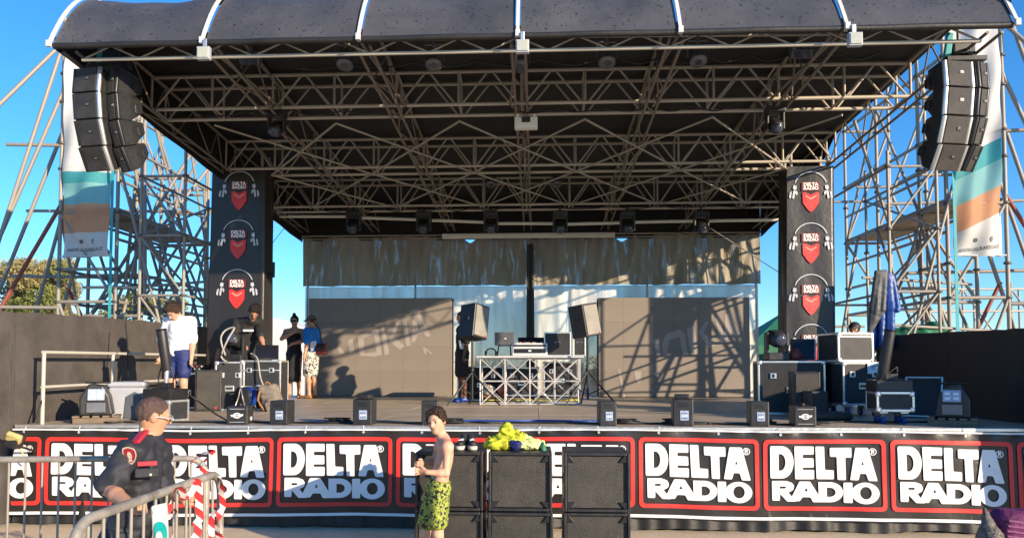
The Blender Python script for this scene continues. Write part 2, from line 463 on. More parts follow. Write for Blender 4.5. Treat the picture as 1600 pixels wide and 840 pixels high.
# flat print: outlines with holes
def fillet(pts, r, n=3):
    out = []; k = len(pts)
    for i in range(k):
        p0, p, p1 = Vector(pts[i - 1]), Vector(pts[i]), Vector(pts[(i + 1) % k])
        a, b = p0 - p, p1 - p
        d = min(r, a.length * 0.45, b.length * 0.45)
        if a.length < 1e-6 or b.length < 1e-6: continue
        s, e = p + a.normalized() * d, p + b.normalized() * d
        for j in range(n + 1):
            t = j / n
            out.append(tuple(s * (1 - t) ** 2 + p * 2 * t * (1 - t) + e * t * t))
    return out
def ellipse(cx, cy, rx, ry, n=28, a0=0.0, a1=2 * math.pi):
    return [(cx + rx * math.cos(a0 + (a1 - a0) * i / n), cy + ry * math.sin(a0 + (a1 - a0) * i / n)) for i in range(n)]
def clip_x(poly, lim, keep_greater):
    out = []; k = len(poly)
    ins = lambda p: (p[0] >= lim) == keep_greater or p[0] == lim
    for i in range(k):
        a, b = poly[i], poly[(i + 1) % k]
        if ins(a): out.append(a)
        if ins(a) != ins(b):
            t = (lim - a[0]) / (b[0] - a[0]); out.append((lim, a[1] + t * (b[1] - a[1])))
    return out
def print_mesh(name, shapes, f, m):
    """shapes: list of [outline, hole, ...] in plane units; f(u, v) gives the point in space"""
    vs, fs = [], []
    for sh in shapes:
        sh = [p for p in sh if len(p) >= 3]
        if not sh: continue
        flat = [q for p in sh for q in p]
        tris = tessellate_polygon([[Vector((q[0], q[1], 0)) for q in p] for p in sh])
        o = len(vs)
        vs += [f(*q) for q in flat]
        fs += [tuple(o + i for i in t) for t in tris]
    me = pydata(name, vs, fs)
    me.materials.append(MATS[m] if isinstance(m, str) else m)
    return me
_txt = {}
def text_shape(s, bold=0.0):
    """vertices and faces of a line of lettering, height about 0.7, starting at x = 0"""
    if (s, bold) not in _txt:
        cu = bpy.data.curves.new('lettering', 'FONT'); cu.body = s; cu.offset = bold; cu.resolution_u = 3
        o = bpy.data.objects.new('lettering', cu); COL.objects.link(o)
        dg = bpy.context.evaluated_depsgraph_get()
        me = bpy.data.meshes.new_from_object(o.evaluated_get(dg))
        vs = [v.co.copy() for v in me.vertices]; fs = [tuple(p.vertices) for p in me.polygons]
        bpy.data.objects.remove(o); bpy.data.curves.remove(cu); bpy.data.meshes.remove(me)
        x0 = min(v.x for v in vs); x1 = max(v.x for v in vs); y0 = min(v.y for v in vs); y1 = max(v.y for v in vs)
        _txt[(s, bold)] = ([((v.x - x0) / (x1 - x0), (v.y - y0) / (y1 - y0)) for v in vs], fs)
    return _txt[(s, bold)]
def text_print(name, s, f, m, parent, bold=0.0, loc=(0, 0, 0)):
    """lettering stretched to the unit square, laid out by f(u, v)"""
    uv, fs = text_shape(s, bold)
    me = pydata(name, [f(*q) for q in uv], fs)
    return mobj(name, me, m, parent, loc)

# ---- implicit surfaces for bodies, cloth heaps and other soft shapes (surface nets)
class Soft:
    def __init__(s, res=0.01):
        s.res = res; s.p = []
    def cone(s, a, b, ra, rb, k=0.03, op='u'):
        s.p.append((op, 'c', (Vector(a), Vector(b), ra, rb), k)); return s
    def ell(s, c, r, ax=None, k=0.03, op='u'):
        s.p.append((op, 'e', (Vector(c), r, ax), k)); return s
    def box(s, c, h, ax=None, rd=0.02, k=0.02, op='u'):
        s.p.append((op, 'b', (Vector(c), h, ax, rd), k)); return s
    def cut(s, p, n):
        s.p.append(('cut', 'p', (Vector(p), Vector(n).normalized()), 0)); return s
    def wrinkle(s, amp, scale, seed=0.0):
        s.p.append(('w', 'w', (amp, scale, seed), 0)); return s
    def build(s):
        lo = np.full(3, 1e9); hi = np.full(3, -1e9)
        for op, t, q, k in s.p:
            if op != 'u': continue
            if t == 'c':
                for v, r in ((q[0], q[2]), (q[1], q[3])):
                    lo = np.minimum(lo, np.array(v) - r); hi = np.maximum(hi, np.array(v) + r)
            else:
                R = max(q[1]) * (1.74 if t == 'b' else 1.0)
                lo = np.minimum(lo, np.array(q[0]) - R); hi = np.maximum(hi, np.array(q[0]) + R)
        pad = 0.05 + 3 * s.res
        lo -= pad; hi += pad
        n = np.ceil((hi - lo) / s.res).astype(int) + 1
        ax = [lo[i] + s.res * np.arange(n[i]) for i in range(3)]
        F = np.full(n, 0.15)
        for op, t, q, k in s.p:
            if op in ('u', 's'):
                if t == 'c':
                    a, b = np.array(q[0]), np.array(q[1])
                    l = np.minimum(a - q[2], b - q[3]); h = np.maximum(a + q[2], b + q[3])
                else:
                    R = max(q[1]) * (1.74 if t == 'b' else 1.0); c = np.array(q[0]); l = c - R; h = c + R
                i0 = np.clip(((l - 0.1 - lo) / s.res).astype(int), 0, n); i1 = np.clip(((h + 0.1 - lo) / s.res).astype(int) + 2, 0, n)
            else:
                i0 = np.zeros(3, int); i1 = n
            sl = tuple(slice(i0[i], i1[i]) for i in range(3))
            X = ax[0][sl[0]][:, None, None]; Y = ax[1][sl[1]][None, :, None]; Z = ax[2][sl[2]][None, None, :]
            if t == 'c':
                a, b, ra, rb = q
                d = np.array(b - a); L = float(d @ d) + 1e-9
                T = np.clip(((X - a.x) * d[0] + (Y - a.y) * d[1] + (Z - a.z) * d[2]) / L, 0, 1)
                D = np.sqrt((X - a.x - T * d[0]) ** 2 + (Y - a.y - T * d[1]) ** 2 + (Z - a.z - T * d[2]) ** 2) - (ra + T * (rb - ra))
            elif t in 'eb':
                c = q[0]; A = q[2] if q[2] is not None else (Vector((1, 0, 0)), Vector((0, 1, 0)), Vector((0, 0, 1)))
                U = [(X - c.x) * v.x + (Y - c.y) * v.y + (Z - c.z) * v.z for v in A]
                if t == 'e':
                    r = q[1]
                    k0 = np.sqrt(sum((U[i] / r[i]) ** 2 for i in range(3))); k1 = np.sqrt(sum((U[i] / r[i] ** 2) ** 2 for i in range(3))) + 1e-9
                    D = k0 * (k0 - 1) / k1
                else:
                    h, rd = q[1], q[3]
                    Q = [np.abs(U[i]) - (h[i] - rd) for i in range(3)]
                    D = np.sqrt(sum(np.maximum(v, 0) ** 2 for v in Q)) + np.minimum(np.maximum(Q[0], np.maximum(Q[1], Q[2])), 0) - rd
            elif t == 'p':
                p, nn = q
                D = (X - p.x) * nn.x + (Y - p.y) * nn.y + (Z - p.z) * nn.z
                F = np.maximum(F, D); continue
            elif t == 'w':
                amp, sc, sd = q
                F = F + amp * (np.sin(X * sc + 2.1 * np.sin(Z * sc * 0.7 + sd) + sd) * np.sin(Z * sc * 1.3 + 1.7 * np.sin(Y * sc * 0.8) + sd * 2) + 0.5 * np.sin(Y * sc * 1.9 + X * sc * 1.4 + sd)); continue
            G = F[sl]
            if op == 'u':
                if k > 0:
                    h = np.clip(0.5 + 0.5 * (G - D) / k, 0, 1); F[sl] = G * (1 - h) + D * h - k * h * (1 - h)
                else: F[sl] = np.minimum(G, D)
            else: F[sl] = np.maximum(G, -D)
        return s.nets(F, lo)
    def nets(s, F, lo):
        n = np.array(F.shape); S = F < 0
        cs = tuple(n - 1)
        acc = np.zeros(cs + (3,)); cnt = np.zeros(cs)
        corner = lambda A, i, j, k: A[i:n[0] - 1 + i, j:n[1] - 1 + j, k:n[2] - 1 + k]
        for axis in range(3):
            for a in (0, 1):
                for b in (0, 1):
                    o0 = [0, 0, 0]; o1 = [0, 0, 0]; rest = [x for x in range(3) if x != axis]
                    o0[rest[0]] = o1[rest[0]] = a; o0[rest[1]] = o1[rest[1]] = b; o1[axis] = 1
                    f0, f1 = corner(F, *o0), corner(F, *o1)
                    x = (f0 < 0) != (f1 < 0)
                    t = np.where(x, f0 / (f0 - f1 + 1e-12), 0)
                    acc[..., axis] += np.where(x, t, 0)
                    acc[..., rest[0]] += np.where(x, a, 0); acc[..., rest[1]] += np.where(x, b, 0)
                    cnt += x
        act = cnt > 0
        idx = -np.ones(cs, int); idx[act] = np.arange(act.sum())
        g = np.argwhere(act)
        V = lo + s.res * (g + acc[act] / cnt[act][:, None])
        faces = []
        for axis in range(3):
            r1, r2 = [(1, 2), (2, 0), (0, 1)][axis]
            a = [slice(1, -1)] * 3; a[axis] = slice(0, n[axis] - 1); b = list(a); b[axis] = slice(1, n[axis])
            s0, s1 = S[tuple(a)], S[tuple(b)]
            e = np.argwhere(s0 != s1)
            if not len(e): continue
            inside = s0[tuple(e.T)]
            off = np.ones(3, int); off[axis] = 0
            e = e + off
            def cell(d1, d2):
                c = e.copy(); c[:, r1] += d1; c[:, r2] += d2; return idx[tuple(c.T)]
            q = np.stack([cell(-1, -1), cell(0, -1), cell(0, 0), cell(-1, 0)], 1)
            q[~inside] = q[~inside][:, ::-1]
            faces.append(q)
        Q = np.concatenate(faces) if faces else np.zeros((0, 4), int)
        Q = Q[(Q >= 0).all(1)]
        return V, Q
    def obj(s, name, m, parent=None, loc=(0, 0, 0), rot=None):
        V, Q = s.build()
        me = bpy.data.meshes.new(name)
        me.vertices.add(len(V)); me.vertices.foreach_set('co', V.astype(np.float32).ravel())
        me.loops.add(Q.size); me.loops.foreach_set('vertex_index', Q.ravel().astype(np.int32))
        me.polygons.add(len(Q)); me.polygons.foreach_set('loop_start', np.arange(0, Q.size, 4, dtype=np.int32))
        me.polygons.foreach_set('use_smooth', np.ones(len(Q), bool))
        me.update(calc_edges=True); me.validate()
        return mobj(name, me, m, parent, loc, rot)
# ------------------------------------------------------------------ the setting
ground = mobj('ground', grid_mesh('ground', lambda u, v: Vector((-300 + 600 * u, -60 + 800 * v, 0)), 30, 40, 'ground_concrete', False))
tag(ground, 'pale sandy concrete ground around the stage', kind='structure')

def foliage(name, lumps, n, size, m, parent, seed):
    """leaf sprays scattered through the given lumps: (centre, radii)"""
    r = random.Random(seed); vs, fs = [], []
    wts = [l[1][0] * l[1][1] * l[1][2] for l in lumps]
    for _ in range(n):
        c, rad = r.choices(lumps, wts)[0]
        while True:
            p = Vector((r.uniform(-1, 1), r.uniform(-1, 1), r.uniform(-1, 1)))
            if 0.25 < p.length < 1: break
        q = Vector((c[0] + p.x * rad[0], c[1] + p.y * rad[1], c[2] + p.z * rad[2]))
        d = Vector((r.gauss(0, 1), r.gauss(0, 1), r.gauss(0, 0.8))).normalized(); e = d.orthogonal().normalized()
        e.rotate(Quaternion(d, r.uniform(0, 6.28)))
        l, w = size * r.uniform(0.6, 1.5), size * r.uniform(0.25, 0.5)
        o = len(vs)
        vs += [q - d * l * 0.5, q + e * w * 0.5, q + d * l * 0.5, q - e * w * 0.5]
        fs.append((o, o + 1, o + 2, o + 3))
    return mobj(name, pydata(name, vs, fs), m, parent)
def tree(x, y, h, w, m, label, seed):
    r = random.Random(seed)
    t = thing('tamarisk_tree', label, 'tree', (x, y, 0), group='trees behind the left wall')
    tr = tube('trunk', (0, 0, 0), (r.uniform(-.2, .2), 0, h * 0.55), 0.14, 'bark', t, r2=0.55)
    lumps = []
    for i in range(17):
        a = r.uniform(0, 6.28); q = w * r.uniform(0.1, 1.0)
        c = (math.cos(a) * q, math.sin(a) * q * 0.6, h * r.uniform(0.35, 0.95))
        rd = w * r.uniform(0.13, 0.30)
        lumps.append((c, (rd, rd * 0.8, rd * r.uniform(0.6, 1.0))))
        tube('limb', (0, 0, h * r.uniform(0.2, 0.5)), c, 0.05, 'bark', t, r2=0.4)
    foliage('crown', lumps, int(4200 * w), 0.16, m, t, seed)
for i, (px, Y, h, w, mm, lb) in enumerate([
        (-30, 25, 5.6, 2.8, 'leaf_tan', 'tan green tamarisk tree at the far left edge of the picture'),
        (62, 27, 6.0, 2.4, 'leaf_tan', 'tall tan tamarisk tree between the two leaning poles at left'),
        (125, 26, 5.5, 2.4, 'leaf_green', 'lower green bushy tree just under the left flag'),
        (200, 30, 4.9, 2.4, 'leaf_green', 'small green tree behind the left scaffold tower'),
        (-110, 30, 5.4, 2.8, 'leaf_tan', 'tan tree standing beyond the left frame edge')]):
    p = at(px, 500, Y); tree(p.x, Y, h, w, mm, lb, 40 + i)
# far green belt along the horizon
belt = []
r_ = random.Random(5)
for i in range(150):
    x = -70 + 145 * i / 150
    belt.append(((x + r_.uniform(-.5, .5), 75 + r_.uniform(-2, 2), r_.uniform(0.6, 1.3)), (1.4, 1.0, r_.uniform(0.8, 2.2))))
tag(foliage('tree_belt', belt, 26000, 0.45, 'leaf_green', None, 9), 'low green belt of far trees along the horizon', 'tree belt', kind='stuff')
# white marquee left of the video wall
p = at(447, 560, 34)
t = thing('marquee', 'white marquee with a sloping roof seen behind the man in blue', 'marquee', (p.x, 34, 0))
t.scale = (1.5, 1.5, 1.28)
prism('body', [(-2.6, 0), (1.7, 0), (1.7, 2.35), (-0.2, 3.12), (-2.6, 3.35)], 0, 4, 'concrete_white', t)
for i in range(4): tube('frame_pole', (-2.6 + i * 1.43, -0.03, 0), (-2.6 + i * 1.43, -0.03, 2.3), 0.03, 'alu', t)
prism('side_flap', [(-2.5, 0.3), (-1.3, 0.3), (-1.3, 2.2), (-2.5, 2.2)], -0.03, -0.012, 'white_cloth', t)
# white container cabin behind left tower
p = at(265, 520, 26)
t = thing('site_cabin', 'long white site cabin showing behind the boy in the white shirt', 'cabin', (p.x, 26, 0))
box('body', (0, 0, 1.5), (3.6, 2.4, 2.6), 'concrete_white', t, bev=0.03)
box('roof_edge', (0, 0, 2.86), (3.75, 2.5, 0.12), 'cooler_grey', t, bev=0.02)
for i in (-1, 1):
    w = box('window', (i * 1.0, -1.205, 1.8), (0.8, 0.03, 0.7), 'white_paint', t); box('pane', (0, -0.02, 0), (0.7, 0.01, 0.6), 'screen_dark', w)
# green gazebo right of the video wall
p = at(1228, 560, 23)
t = thing('gazebo', 'green gazebo with a peaked roof right of the video wall', 'gazebo', (p.x, 23, 0))
hz, pk, hw = 2.35, 3.45, 1.5
vs = [(-hw, -hw, hz), (hw, -hw, hz), (hw, hw, hz), (-hw, hw, hz), (0, 0, pk)]
mobj('roof', pydata('roof', vs, [(0, 1, 4), (1, 2, 4), (2, 3, 4), (3, 0, 4)]), 'green_tent', t)
mobj('valance', pydata('valance', [(-hw, -hw, hz), (hw, -hw, hz), (hw, hw, hz), (-hw, hw, hz), (-hw, -hw, hz - .25), (hw, -hw, hz - .25), (hw, hw, hz - .25), (-hw, hw, hz - .25)],
     [(0, 1, 5, 4), (1, 2, 6, 5), (2, 3, 7, 6), (3, 0, 4, 7)]), 'green_tent', t)
mobj('rear_curtain', grid_mesh('rear_curtain', lambda u, v: Vector((-hw + 2 * hw * u, hw - .05 + .06 * math.sin(u * 40), (hz - .25) * v)), 60, 2, 'green_tent'), None, t)
for sx in (-1, 1):
    for sy in (-1, 1): tube('leg', (sx * hw, sy * hw, 0), (sx * hw, sy * hw, hz), 0.025, 'alu', t)

# ------------------------------------------------------------------ stage
ZD, YF, YB, XL, XR = 1.07, 7.85, 16.9, -5.7, 5.75
t = thing('stage_platform', 'wide raised stage platform with worn brown board deck', 'stage', (0, YF, 0))
nx, ny = 6, 9
pw, ph = (XR - XL) / nx, (YB - YF) / ny
for i in range(nx):
    for j in range(ny):
        box('deck_panel', (XL + pw * (i + .5), ph * (j + .5), ZD - 0.02 + rnd.uniform(-.0015, .0015)), (pw - 0.006, ph - 0.006, 0.04), 'deck_ply', t, bev=0.003)
box('front_edge_trim', ((XL + XR) / 2, -0.02, ZD - 0.012), (XR - XL, 0.035, 0.035), 'alu', t)
box('front_frame', ((XL + XR) / 2, 0.03, ZD - 0.16), (XR - XL, 0.05, 0.2), 'black_metal', t)
for i in range(9):
    for y in (0.15, 4.5, 8.8): tube('leg', (XL + 0.1 + i * (XR - XL - .2) / 8, y, 0), (XL + 0.1 + i * (XR - XL - .2) / 8, y, ZD - 0.05), 0.03, 'galv', t)
def skirt(u, v):
    x = XL + (XR - XL) * u
    return Vector((x, 0.0 - 0.02 * math.sin(x * 9 + 1.5 * math.sin(x * 2.3)) - 0.05 * (1 - v) ** 2 + 0.012 * math.sin(x * 31), 0.02 + 0.012 * math.sin(x * 5) + (ZD - 0.1) * v))
mobj('skirt', grid_mesh('skirt', skirt, 420, 6, 'black_tarp'), None, t)

# the long printed banner along the stage front
BX0, BX1, BZ0, BZ1 = -5.69, 5.74, 0.115, 1.045
def bdisp(x, z):
    top = max(0, (z - 0.93) / 0.12)
    sag = 0.016 * math.sin(x * 0.55 + 1.2) + 0.008 * math.sin(x * 2.1)
    return -0.012 * math.sin(x * 1.9 + z * 1.3) - 0.015 * math.sin(x * 4.1 - z * 2.2) - 0.004 * math.sin(x * 11 + z * 6) - 0.014 * max(0, (z - 0.975) / 0.07) * math.sin(x * 17 + 3 * math.sin(x * 2.7)), sag * (1 - 0.35 * top)
t = thing('stage_banner', 'long black banner with repeated red framed logos along the stage front', 'banner', (0, 7.78, 0))
def bpt(x, z, off=0.0):
    dy, dz = bdisp(x, z); return Vector((x, dy - off, z + dz))
mobj('cloth', grid_mesh('cloth', lambda u, v: bpt(BX0 + (BX1 - BX0) * u, BZ0 + (BZ1 - BZ0) * v), 460, 26, 'banner_black'), None, t)
strip = lambda z0, z1, off: grid_mesh('white_stripe', lambda u, v: bpt(BX0 + (BX1 - BX0) * u, z0 + (z1 - z0) * v, off), 460, 1, 'white_print')
mobj('white_stripe', strip(0.128, 0.158, 0.012), None, t)
mobj('white_top_edge', strip(1.026, 1.044, 0.012), None, t)
def arc(cx, cy, rx, ry, a0, a1, n=8):
    return [(cx + rx * math.cos(math.radians(a0 + (a1 - a0) * i / n)), cy + ry * math.sin(math.radians(a0 + (a1 - a0) * i / n))) for i in range(n + 1)]
# lettering in units of the frame (903 wide, 530 high, v downwards)
D1 = [fillet([(50, 50), (122, 50)], 1) and ([(58, 48), (140, 48)] + arc(140, 170, 85, 122, -80, 80, 10) + [(130, 292), (60, 292), (52, 284), (50, 56)]), [(113, 108), (128, 108)] + arc(128, 170, 36, 62, -80, 80, 7) + [(126, 232), (114, 232)]]
def rr(pts, r=9): return fillet(pts, r)
LOGO = [
    D1,
    [rr([(231, 50), (378, 52), (378, 113), (294, 112), (294, 140), (376, 141), (378, 210), (294, 209), (294, 228), (380, 229), (380, 298), (236, 297)])],
    [rr([(390, 52), (455, 53), (461, 228), (525, 231), (525, 299), (398, 298)])],
    [rr([(495, 62), (655, 62), (655, 135), (609, 135), (611, 304), (551, 303), (546, 131), (497, 129)])],
    [rr([(684, 62), (776, 62), (838, 309), (772, 308), (756, 256), (713, 255), (700, 304), (640, 303)]), [(733, 163), (742, 190), (724, 190)]],
    [rr([(63, 310), (172, 310), (215, 325), (230, 352), (222, 380), (186, 398), (246, 466), (178, 466), (124, 408), (123, 459), (65, 458)]), [(122, 352), (160, 352), (172, 360), (160, 368), (122, 368)]],
    [rr([(268, 314), (348, 315), (412, 418), (432, 470), (368, 470), (350, 433), (290, 432), (272, 463), (196, 462)]), [(318, 360), (331, 388), (306, 388)]],
    [[(410, 320), (500, 320)] + arc(496, 395, 94, 75, -82, 82, 12) + [(500, 470), (412, 470)], [(472, 362), (496, 362)] + arc(494, 396, 42, 34, -80, 80, 7) + [(492, 430), (472, 430)]],
    [rr([(592, 322), (656, 322), (656, 474), (592, 473)])],
    [ellipse(748, 400, 100, 80, 36), ellipse(750, 398, 42, 46, 24)],
    [ellipse(809, 92, 28, 27, 24), ellipse(809, 92, 22, 21, 24)],
    [[(797, 76), (814, 76), (822, 84), (820, 93), (814, 96), (822, 108), (814, 108), (807, 97), (804, 97), (804, 108), (797, 108)]],
]
FW, FH, PITCHX, X0F, Z0F = 1.232, 0.728, 1.2745, -5.312, 0.955
S = FW / 903.0
def rrect(x0, z0, x1, z1, r, n=6):
    out = []
    for cx, cz, a in ((x1 - r, z1 - r, 0), (x0 + r, z1 - r, 90), (x0 + r, z0 + r, 180), (x1 - r, z0 + r, 270)):
        out += [(cx + r * math.cos(math.radians(a + 90 * i / n)), cz + r * math.sin(math.radians(a + 90 * i / n))) for i in range(n + 1)]
    return out
def densify(poly, step=0.07):
    out = []
    for i, a in enumerate(poly):
        b = poly[(i + 1) % len(poly)]
        k = max(1, int(math.dist(a, b) / step))
        out += [(a[0] + (b[0] - a[0]) * j / k, a[1] + (b[1] - a[1]) * j / k) for j in range(k)]
    return out
def ring_mesh(a, b, f, m, lim=None):
    n = min(len(a), len(b)); a = resample(a, 120); b = resample(b, 120); n = 120
    fs = [(i, (i + 1) % n, n + (i + 1) % n, n + i) for i in range(n)]
    if lim:
        P2 = a + b; fs = [q for q in fs if all((P2[k][0] >= lim[0]) == lim[1] for k in q)]
    P2 = a + b; us = sorted({k for q in fs for k in q}); ix = {k: i for i, k in enumerate(us)}
    me = pydata('red_frame', [f(*P2[k]) for k in us], [tuple(ix[k] for k in q) for q in fs])
    me.materials.append(MATS[m]); return me
def resample(p, n):
    cx = sum(q[0] for q in p) / len(p); cz = sum(q[1] for q in p) / len(p)
    L = [0]
    for i in range(len(p)): L.append(L[-1] + math.dist(p[i], p[(i + 1) % len(p)]))
    out = []; j = 0
    for k in range(n):
        s = L[-1] * k / n
        while L[j + 1] < s: j += 1
        t_ = (s - L[j]) / (L[j + 1] - L[j] + 1e-9); a_, b_ = p[j], p[(j + 1) % len(p)]
        out.append((a_[0] + (b_[0] - a_[0]) * t_, a_[1] + (b_[1] - a_[1]) * t_))
    return out
for k in range(-1, 9):
    x0 = X0F + PITCHX * k
    out = densify(rrect(x0, Z0F - FH, x0 + FW, Z0F, 0.05)); inn = densify(rrect(x0 + .042, Z0F - FH + .042, x0 + FW - .042, Z0F - .042, 0.022))
    lim = None
    if k == -1: lim = (BX0 + 0.004, True)
    if k == 8: lim = (BX1 - 0.004, False)
    ring = [out, inn]; letters = [[[(x0 + q[0] * S, Z0F - q[1] * S) for q in p] for p in sh] for sh in LOGO]
    if lim:
        ring = [clip_x(p, *lim) for p in ring]; letters = [[clip_x(p, *lim) for p in sh] for sh in letters]
        letters = [sh for sh in letters if len(sh[0]) > 2]
    mobj('red_frame', ring_mesh(out, inn, lambda x, z: bpt(x, z, 0.011), 'red_print', lim), None, t)
    if letters:
        mobj('lettering', print_mesh('lettering', [[densify(p, 0.05) for p in sh] for sh in letters], lambda x, z: bpt(x, z, 0.013), 'white_print'), None, t)

for k in range(19):
    x = BX0 + .12 + k * (BX1 - BX0 - .24) / 18
    e_ = tube('eyelet', bpt(x, 1.005, .004), bpt(x, 1.005, .010), .014, 'alu', t, n=12); tube('tie', bpt(x, 1.005, .012), bpt(x + .01 * math.sin(k * 3), 1.075, -.03), .004, 'white_print', t, n=6)
# side walls of painted plywood
def side_wall(name, x, ys, zs, m, label, sgn):
    t = thing(name, label, 'wall', (x, ys[0], 0))
    for i in range(len(ys) - 1):
        y0, y1 = ys[i] - ys[0], ys[i + 1] - ys[0]
        z0, z1 = zs[i], zs[i + 1]
        vs = []
        nj = 10
        prof = [(y0 + 0.004, 0.02)] + [(y1 - 0.004, 0.02)] + [(y1 - 0.004 + (y0 + .004 - y1 + .004) * j / nj, z1 + (z0 - z1) * j / nj + rnd.uniform(-.008, .008)) for j in range(nj + 1)]
        dx = rnd.uniform(-.006, .006)
        vs = [(dx - 0.012, y, z) for y, z in prof] + [(dx + 0.012, y, z) for y, z in prof]
        n = len(prof)
        fs = [tuple(range(n)), tuple(range(n, 2 * n))[::-1]] + [(j, n + j, n + (j + 1) % n, (j + 1) % n) for j in range(n)]
        mobj('panel', pydata('panel', vs, fs), m, t)
        tube('stud', (sgn * 0.04, y0 + 0.05, 0), (sgn * 0.04, y0 + 0.05, min(z0, z1) - 0.06), 0.02, 'wood_raw', t, n=6)
    return t
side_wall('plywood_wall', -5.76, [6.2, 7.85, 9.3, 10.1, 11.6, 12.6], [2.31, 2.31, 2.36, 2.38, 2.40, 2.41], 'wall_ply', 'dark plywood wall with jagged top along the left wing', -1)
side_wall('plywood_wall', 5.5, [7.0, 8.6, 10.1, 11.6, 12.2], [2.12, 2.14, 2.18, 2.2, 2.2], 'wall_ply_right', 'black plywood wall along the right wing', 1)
# left wall's forward return towards the audience
t = thing('plywood_wall', 'dark plywood return panel at the left front corner of the stage', 'wall', (-5.76, 7.80, 0))
box('panel', (-0.62, 0, 1.16), (1.2, 0.03, 2.30), 'wall_ply', t); box('corner_post', (-0.01, 0.0, 1.15), (0.045, 0.045, 2.28), 'wall_ply', t)

# white-painted pipe rail in front of the left wall
t = thing('guard_rail', 'cream painted pipe guard rail along the left wall', 'railing', (-5.52, 8.0, ZD))
ys = [0.0, 1.35, 2.9, 4.4]
for i, y in enumerate(ys): tube('post', (0, y, 0), (0, y, 0.80), 0.022, 'rail_paint', t)
tube('top_rail', (0, -0.02, 0.80), (0, 4.4, 0.84), 0.020, 'rail_paint', t); tube('middle_rail', (0, -0.02, 0.41), (0, 4.4, 0.46), 0.019, 'rail_paint', t)
tube('diagonal', (0, 0.05, 0.40), (0.0, -0.12, 0.02), 0.01, 'cable', t)

# ------------------------------------------------------------------ roof
RX0, RX1, RYF, RYB = -5.27, 4.89, 7.6, 16.3
ribs = [RX0 + (RX1 - RX0) * i / 6 for i in range(7)]
ZF = 5.20
def roof_z(y): return 5.74 - (y - 8.4) * 0.052
def edge_z(y): return 5.20 - (y - RYF) * 0.078
t = thing('stage_roof', 'curved charcoal stage roof membrane with white ribs', 'stage roof', (0, RYF, 0))
for i in range(6):
    xa, xb = ribs[i] + 0.03, ribs[i + 1] - 0.03
    def fas(u, v, xa=xa, xb=xb, i=i):
        x = xa + (xb - xa) * u
        A = 0.835 + 0.075 * abs(2 * u - 1) ** 2.4
        return Vector((x, 0.95 * v + 0.012 * math.sin(x * 7 + i) * math.sin(v * 3), ZF + A * (1 - (1 - v) ** 2.2) + 0.006 * math.sin(x * 11)))
    mobj('fascia_panel', grid_mesh('fascia_panel', fas, 40, 16, 'roof_pvc'), None, t)
    mobj('bottom_hem', grid_mesh('bottom_hem', lambda u, v, xa=xa, xb=xb: Vector((xa + (xb - xa) * u, 0.02 + 0.035 * math.cos(v * 6.283) + 0.006 * math.sin(u * 9), ZF - 0.01 + 0.035 * math.sin(v * 6.283))), 20, 8, 'black_tarp'), None, t)
for i, x in enumerate(ribs):
    pts = []
    vs, fs = [], []
    for j in range(15):
        v = j / 14
        c = Vector((x, 0.95 * v - 0.005, ZF + 0.915 * (1 - (1 - v) ** 2.2)))
        dr = Vector((0, -0.90 * 2.2 / 0.95 * max(0.05, (1 - v)) ** 1.2, 1)).normalized()
        for sx, sr in ((-.018, 0), (.018, 0), (.018, .022), (-.018, .022)): vs.append(c + Vector((sx, 0, 0)) + dr * sr)
    for j in range(14):
        for q in range(4): fs.append((j * 4 + q, j * 4 + (q + 1) % 4, j * 4 + 4 + (q + 1) % 4, j * 4 + 4 + q))
    fs.append((0, 1, 2, 3)); fs.append((56, 57, 58, 59))
    rb = mobj('rib', pydata('rib', vs, fs), 'white_paint', t)
    box('rib_foot', (x, -0.02, ZF + 0.0), (0.05, 0.04, 0.07), 'white_paint', rb)
def can(u, v):
    y = 0.93 + (RYB - RYF - 0.93) * v
    return Vector((RX0 - .06 + (RX1 - RX0 + .12) * u, y, roof_z(RYF + y) + 0.012 * math.sin(u * 57) * math.sin(v * 14)))
mobj('canopy', grid_mesh('canopy', can, 60, 30, 'ceiling_tarp'), None, t)
for nm, x in (('side_valance', RX0 - 0.02), ('side_valance', RX1 + 0.02)):
    lift = lambda u, x=x: 0.0 if x < 0 else 0.66 * max(0.14 * (1.35 - u), min(1.0, (0.66 - u) / 0.14))
    mobj(nm, grid_mesh(nm, lambda u, v, x=x, lift=lift: Vector((x + 0.012 * math.sin(u * 40), 0.1 + (RYB - RYF - 0.1) * u, (edge_z(RYF + 0.1 + (RYB - RYF - .1) * u) + lift(u) * (roof_z(RYF + .1 + (RYB - RYF - .1) * u) - edge_z(RYF + 0.1 + (RYB - RYF - .1) * u)) / .66) * (1 - v) + min(roof_z(RYF + .1 + (RYB - RYF - .1) * u) + 0.06, ZF + .55 * (1 - max(0, 1 - (.1 + (RYB - RYF - .1) * u) / .95) ** 2.2)) * v)), 40, 3, 'ceiling_tarp'), None, t)
for i in range(6):
    xa, xb = ribs[i] - 0.03, ribs[i + 1] + 0.03
    mobj('rear_valance', grid_mesh('rear_valance', lambda u, v, xa=xa, xb=xb, i=i: Vector((xa + (xb - xa) * u, RYB - RYF + 0.012 * (i % 2) + 0.004 * math.sin(u * 11 + i), (4.56 + .10 * max(0, 1 - min(u, 1 - u) / .035)) * (1 - v) + (roof_z(RYB) + .02) * v)), 40, 3, 'ceiling_tarp'), None, t)
    tube('valance_batten', (xa, RYB - RYF - 0.05, 4.66), (xb, RYB - RYF - 0.05, 4.66), 0.018, 'truss', t)
    tube('valance_batten', (xa, RYB - RYF - 0.05, 4.59), (xb, RYB - RYF - 0.05, 4.59), 0.014, 'truss', t)

